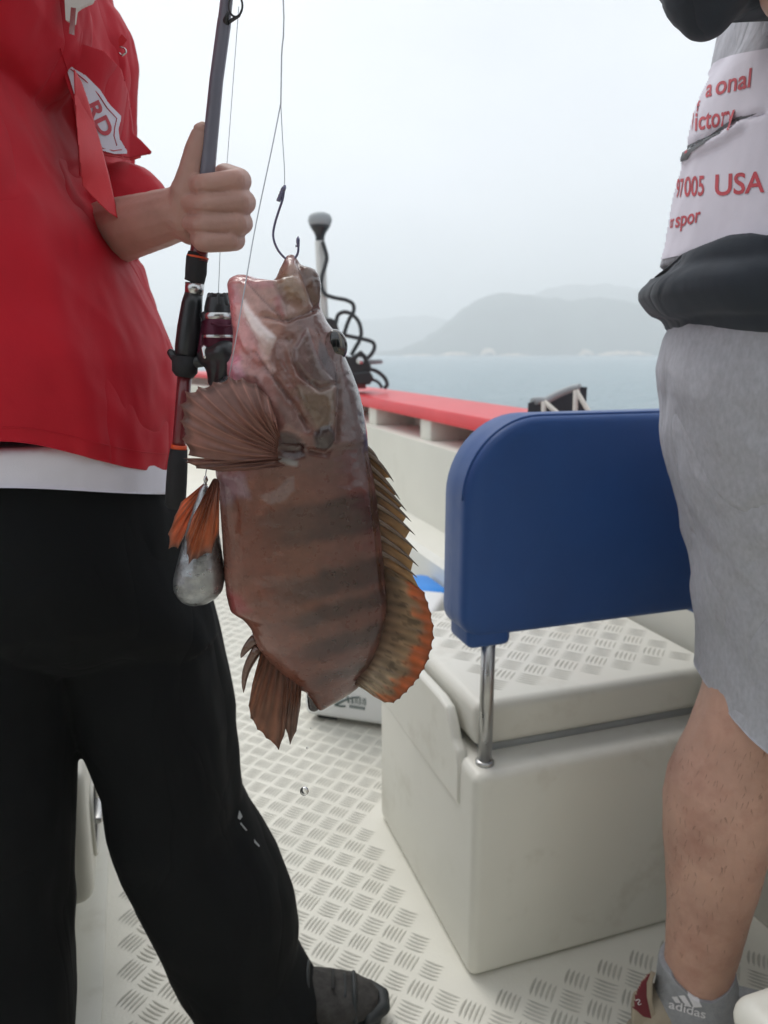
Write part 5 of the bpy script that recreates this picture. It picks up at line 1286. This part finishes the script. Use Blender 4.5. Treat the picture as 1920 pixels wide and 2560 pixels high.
# shirt: heather block above, slate block below
up = trace([(-330, 1860, 2300, YR + .02, .15), (-200, 1830, 2330, YR + .02, .17), (-60, 1800, 2340, YR + .01, .18), (40, 1785, 2340, YR, .18), (110, 1776, 2340, YR, .18), (190, 1748, 2335, YR, .178), (240, 1735, 2330, YR, .178), (330, 1715, 2320, YR, .178), (400, 1700, 2310, YR, .178), (500, 1680, 2300, YR, .178), (600, 1660, 2290, YR, .178), (650, 1648, 2285, YR, .178)], .178, 48, 2.3)
Vu, Fu, Nu = remesh(up, .0042, 3); uu_, vu_ = proj(Vu); Vu = folds(Vu, Nu, .013, 7, 3, 41, .5)
Vu = Vu + Nu * (-.005 * np.exp(-(dist_line(uu_, vu_, [(1715, 375), (1780, 340), (1840, 300), (1905, 282)]) / 9) ** 2) + .006 * np.exp(-(dist_line(uu_, vu_, [(1720, 395), (1800, 350), (1850, 315)]) / 12) ** 2))[:, None]
shirt = P_('shirt', Vu, Fu, M['heather'], pb_)
bvu = bvh_of(Vu, Fu)
lowr = trace([(560, 1672, 2290, YR, .182), (600, 1655, 2290, YR, .186), (625, 1638, 2290, YR, .188), (655, 1625, 2290, YR, .188), (680, 1620, 2288, YR, .188), (698, 1600, 2288, YR, .188), (715, 1589, 2286, YR, .188), (740, 1588, 2284, YR, .188), (757, 1597, 2284, YR, .188), (775, 1608, 2282, YR, .188), (790, 1622, 2280, YR, .186), (800, 1648, 2280, YR, .184), (822, 1655, 2280, YR, .180), (834, 1668, 2278, YR, .176)], .19, 48, 2.3)
Vw, Fw, Nw = remesh(lowr, .004, 3); uw, vw = proj(Vw); Vw = folds(Vw, Nw, .012, 7, 5, 51, .8)
Vw = Vw + Nw * (-.008 * np.exp(-(dist_line(uw, vw, [(1622, 682), (1660, 665), (1695, 640)]) / 9) ** 2))[:, None]
topz = np.array([PY(u, np.interp(u, [1580, 1640, 1700, 1760, 1830, 1880, 1920, 2400], [640, 626, 592, 584, 566, 570, 582, 600]), YR - .17).z for u in uw])
Vw[:, 2] = np.where(vw < 700, np.minimum(Vw[:, 2], topz), Vw[:, 2])
P_('shirt_hem_block', Vw, Fw, M['slate'], shirt)
slv = chain([(.60, .86, 1.50), tuple(PY(1800, -150, .84)), tuple(PY(1770, -40, .83)), tuple(PY(1766, 22, .83))], [.10, .07, .045, .030])
Vv, Fv, Nv = remesh(join(slv, chain([(.58, 1.06, 1.47), (.68, 1.15, 1.24)], [.09, .062])), .003, 3); Vv = folds(Vv, Nv, .006, 10, 6, 61); P_('sleeve', Vv, Fv, M['slate'], shirt)
panel = [(1706, 246), (1748, 226), (1770, 204), (1775, 180), (1788, 158), (1806, 147), (1850, 136), (1935, 120), (1935, 640), (1830, 630), (1760, 630), (1700, 640), (1605, 660), (1608, 600), (1632, 520), (1660, 402), (1676, 330)]
P_('print_panel', *patch(bvu, panel, 3.2, .0022), M['print'], shirt)
slit = [(1706, 402), (1714, 366), (1745, 352), (1780, 336), (1803, 318), (1845, 292), (1905, 279), (1842, 302), (1800, 338), (1765, 358), (1735, 378), (1725, 396)]
P_('fold_shade', *patch(bvu, slit, 2.5, .0029), M['greyslit'], shirt)  # grey cloth in the fold, its shade put into a darker patch
for body_, org, ex, ey in (('a', (1768, 245), (38, -10), (8, -62)), ('onal', (1792, 240), (54, -13), (7, -68)), ('f', (1746, 280), (24, -7), (4, -36)), ('V', (1732, 326), (13, -2), (0, -60)), ('ictory', (1741, 328), (42, -9), (2, -66)), ('s', (1716, 384), (20, -5), (2, -34)), ('97', (1695, 494), (17, -1), (4, -66)), ('005', (1715, 492), (34, -2), (3, -70)), ('USA', (1789, 490), (68, -5), (3, -74)), ('or', (1680, 571), (10, -2), (3, -48)), ('spor', (1692, 570), (34, -8), (5, -54))):
    v_, f_ = lettering(bvu, body_, org, ex, ey, .0029, .018)
    if f_: P_('lettering', v_, f_, M['redprint'], shirt)
# sock and shoe
sock = trace([(2405, 1646, 1842, YR, .0505), (2440, 1643, 1846, YR, .051), (2500, 1634, 1852, YR, .052), (2570, 1630, 1872, YR, .053), (2600, 1634, 1900, YR, .053)], .05, 36, 2.05)
Vk, Fk, Nk = remesh(join(sock, chain([PY(1720, 2575, YR), (.50, .95, .06), (.60, .95, .05)], [.05, .05, .04])), .0028, 3)
uk, vk = proj(Vk)
topk = np.array([PY(u, np.interp(u, [1630, 1645, 1690, 1740, 1785, 1820, 1845, 1860], [2412, 2424, 2462, 2482, 2485, 2470, 2448, 2436]), YR - .035).z for u in uk])
Vk[:, 2] = np.where(vk < 2520, np.minimum(Vk[:, 2], topk), Vk[:, 2]); Vk = Vk + Nk * (.003 * (fbm(Vk[:, 0] * 40, Vk[:, 1] * 40, Vk[:, 2] * 60, 3) - .5))[:, None]
sock_o = P_('sock', Vk, Fk, M['sock'], pb_); bvk = bvh_of(Vk, Fk)
lg2 = []
for poly in ([(1680, 2491), (1694, 2490), (1702, 2506), (1690, 2506)], [(1697, 2488), (1712, 2487), (1730, 2517), (1716, 2514)], [(1716, 2479), (1737, 2479), (1755, 2516), (1734, 2517)]):
    lg2.append(patch(bvk, poly, 2.5, .0012))
P_('sock_mark', *join(*lg2), M['sockprint'], sock_o)
P_('sock_lettering', *lettering(bvk, 'adidas', (1672, 2518), (37, 11), (4, -30), .0014, .012), M['sockprint'], sock_o)
sh2, W = shoe((.385, .95, 0), 0.02, .29, 'shoe', pb_, ('beige', 'beige'))
hl = [(1628, 2426), (1640, 2432), (1632, 2450), (1631, 2500), (1642, 2548), (1650, 2580), (1600, 2600), (1578, 2560), (1582, 2520), (1590, 2480), (1606, 2448)]
Vc, Fc, Nc = remesh(slab(hl, lambda u, v: .925, .05), .0022, 4); P_('heel_counter', Vc, Fc, M['beige'], sh2); bvc = bvh_of(Vc, Fc)
P_('heel_tab', *patch(bvc, [(1612, 2440), (1626, 2432), (1616, 2455), (1616, 2490), (1628, 2545), (1608, 2540), (1580, 2516), (1588, 2484), (1604, 2448)], 3, .0012), M['darkred'], sh2)
P_('heel_lettering', *lettering(bvc, 'S', (1588, 2497), (22, -8), (8, 20), .0024), M['sockprint'], sh2)
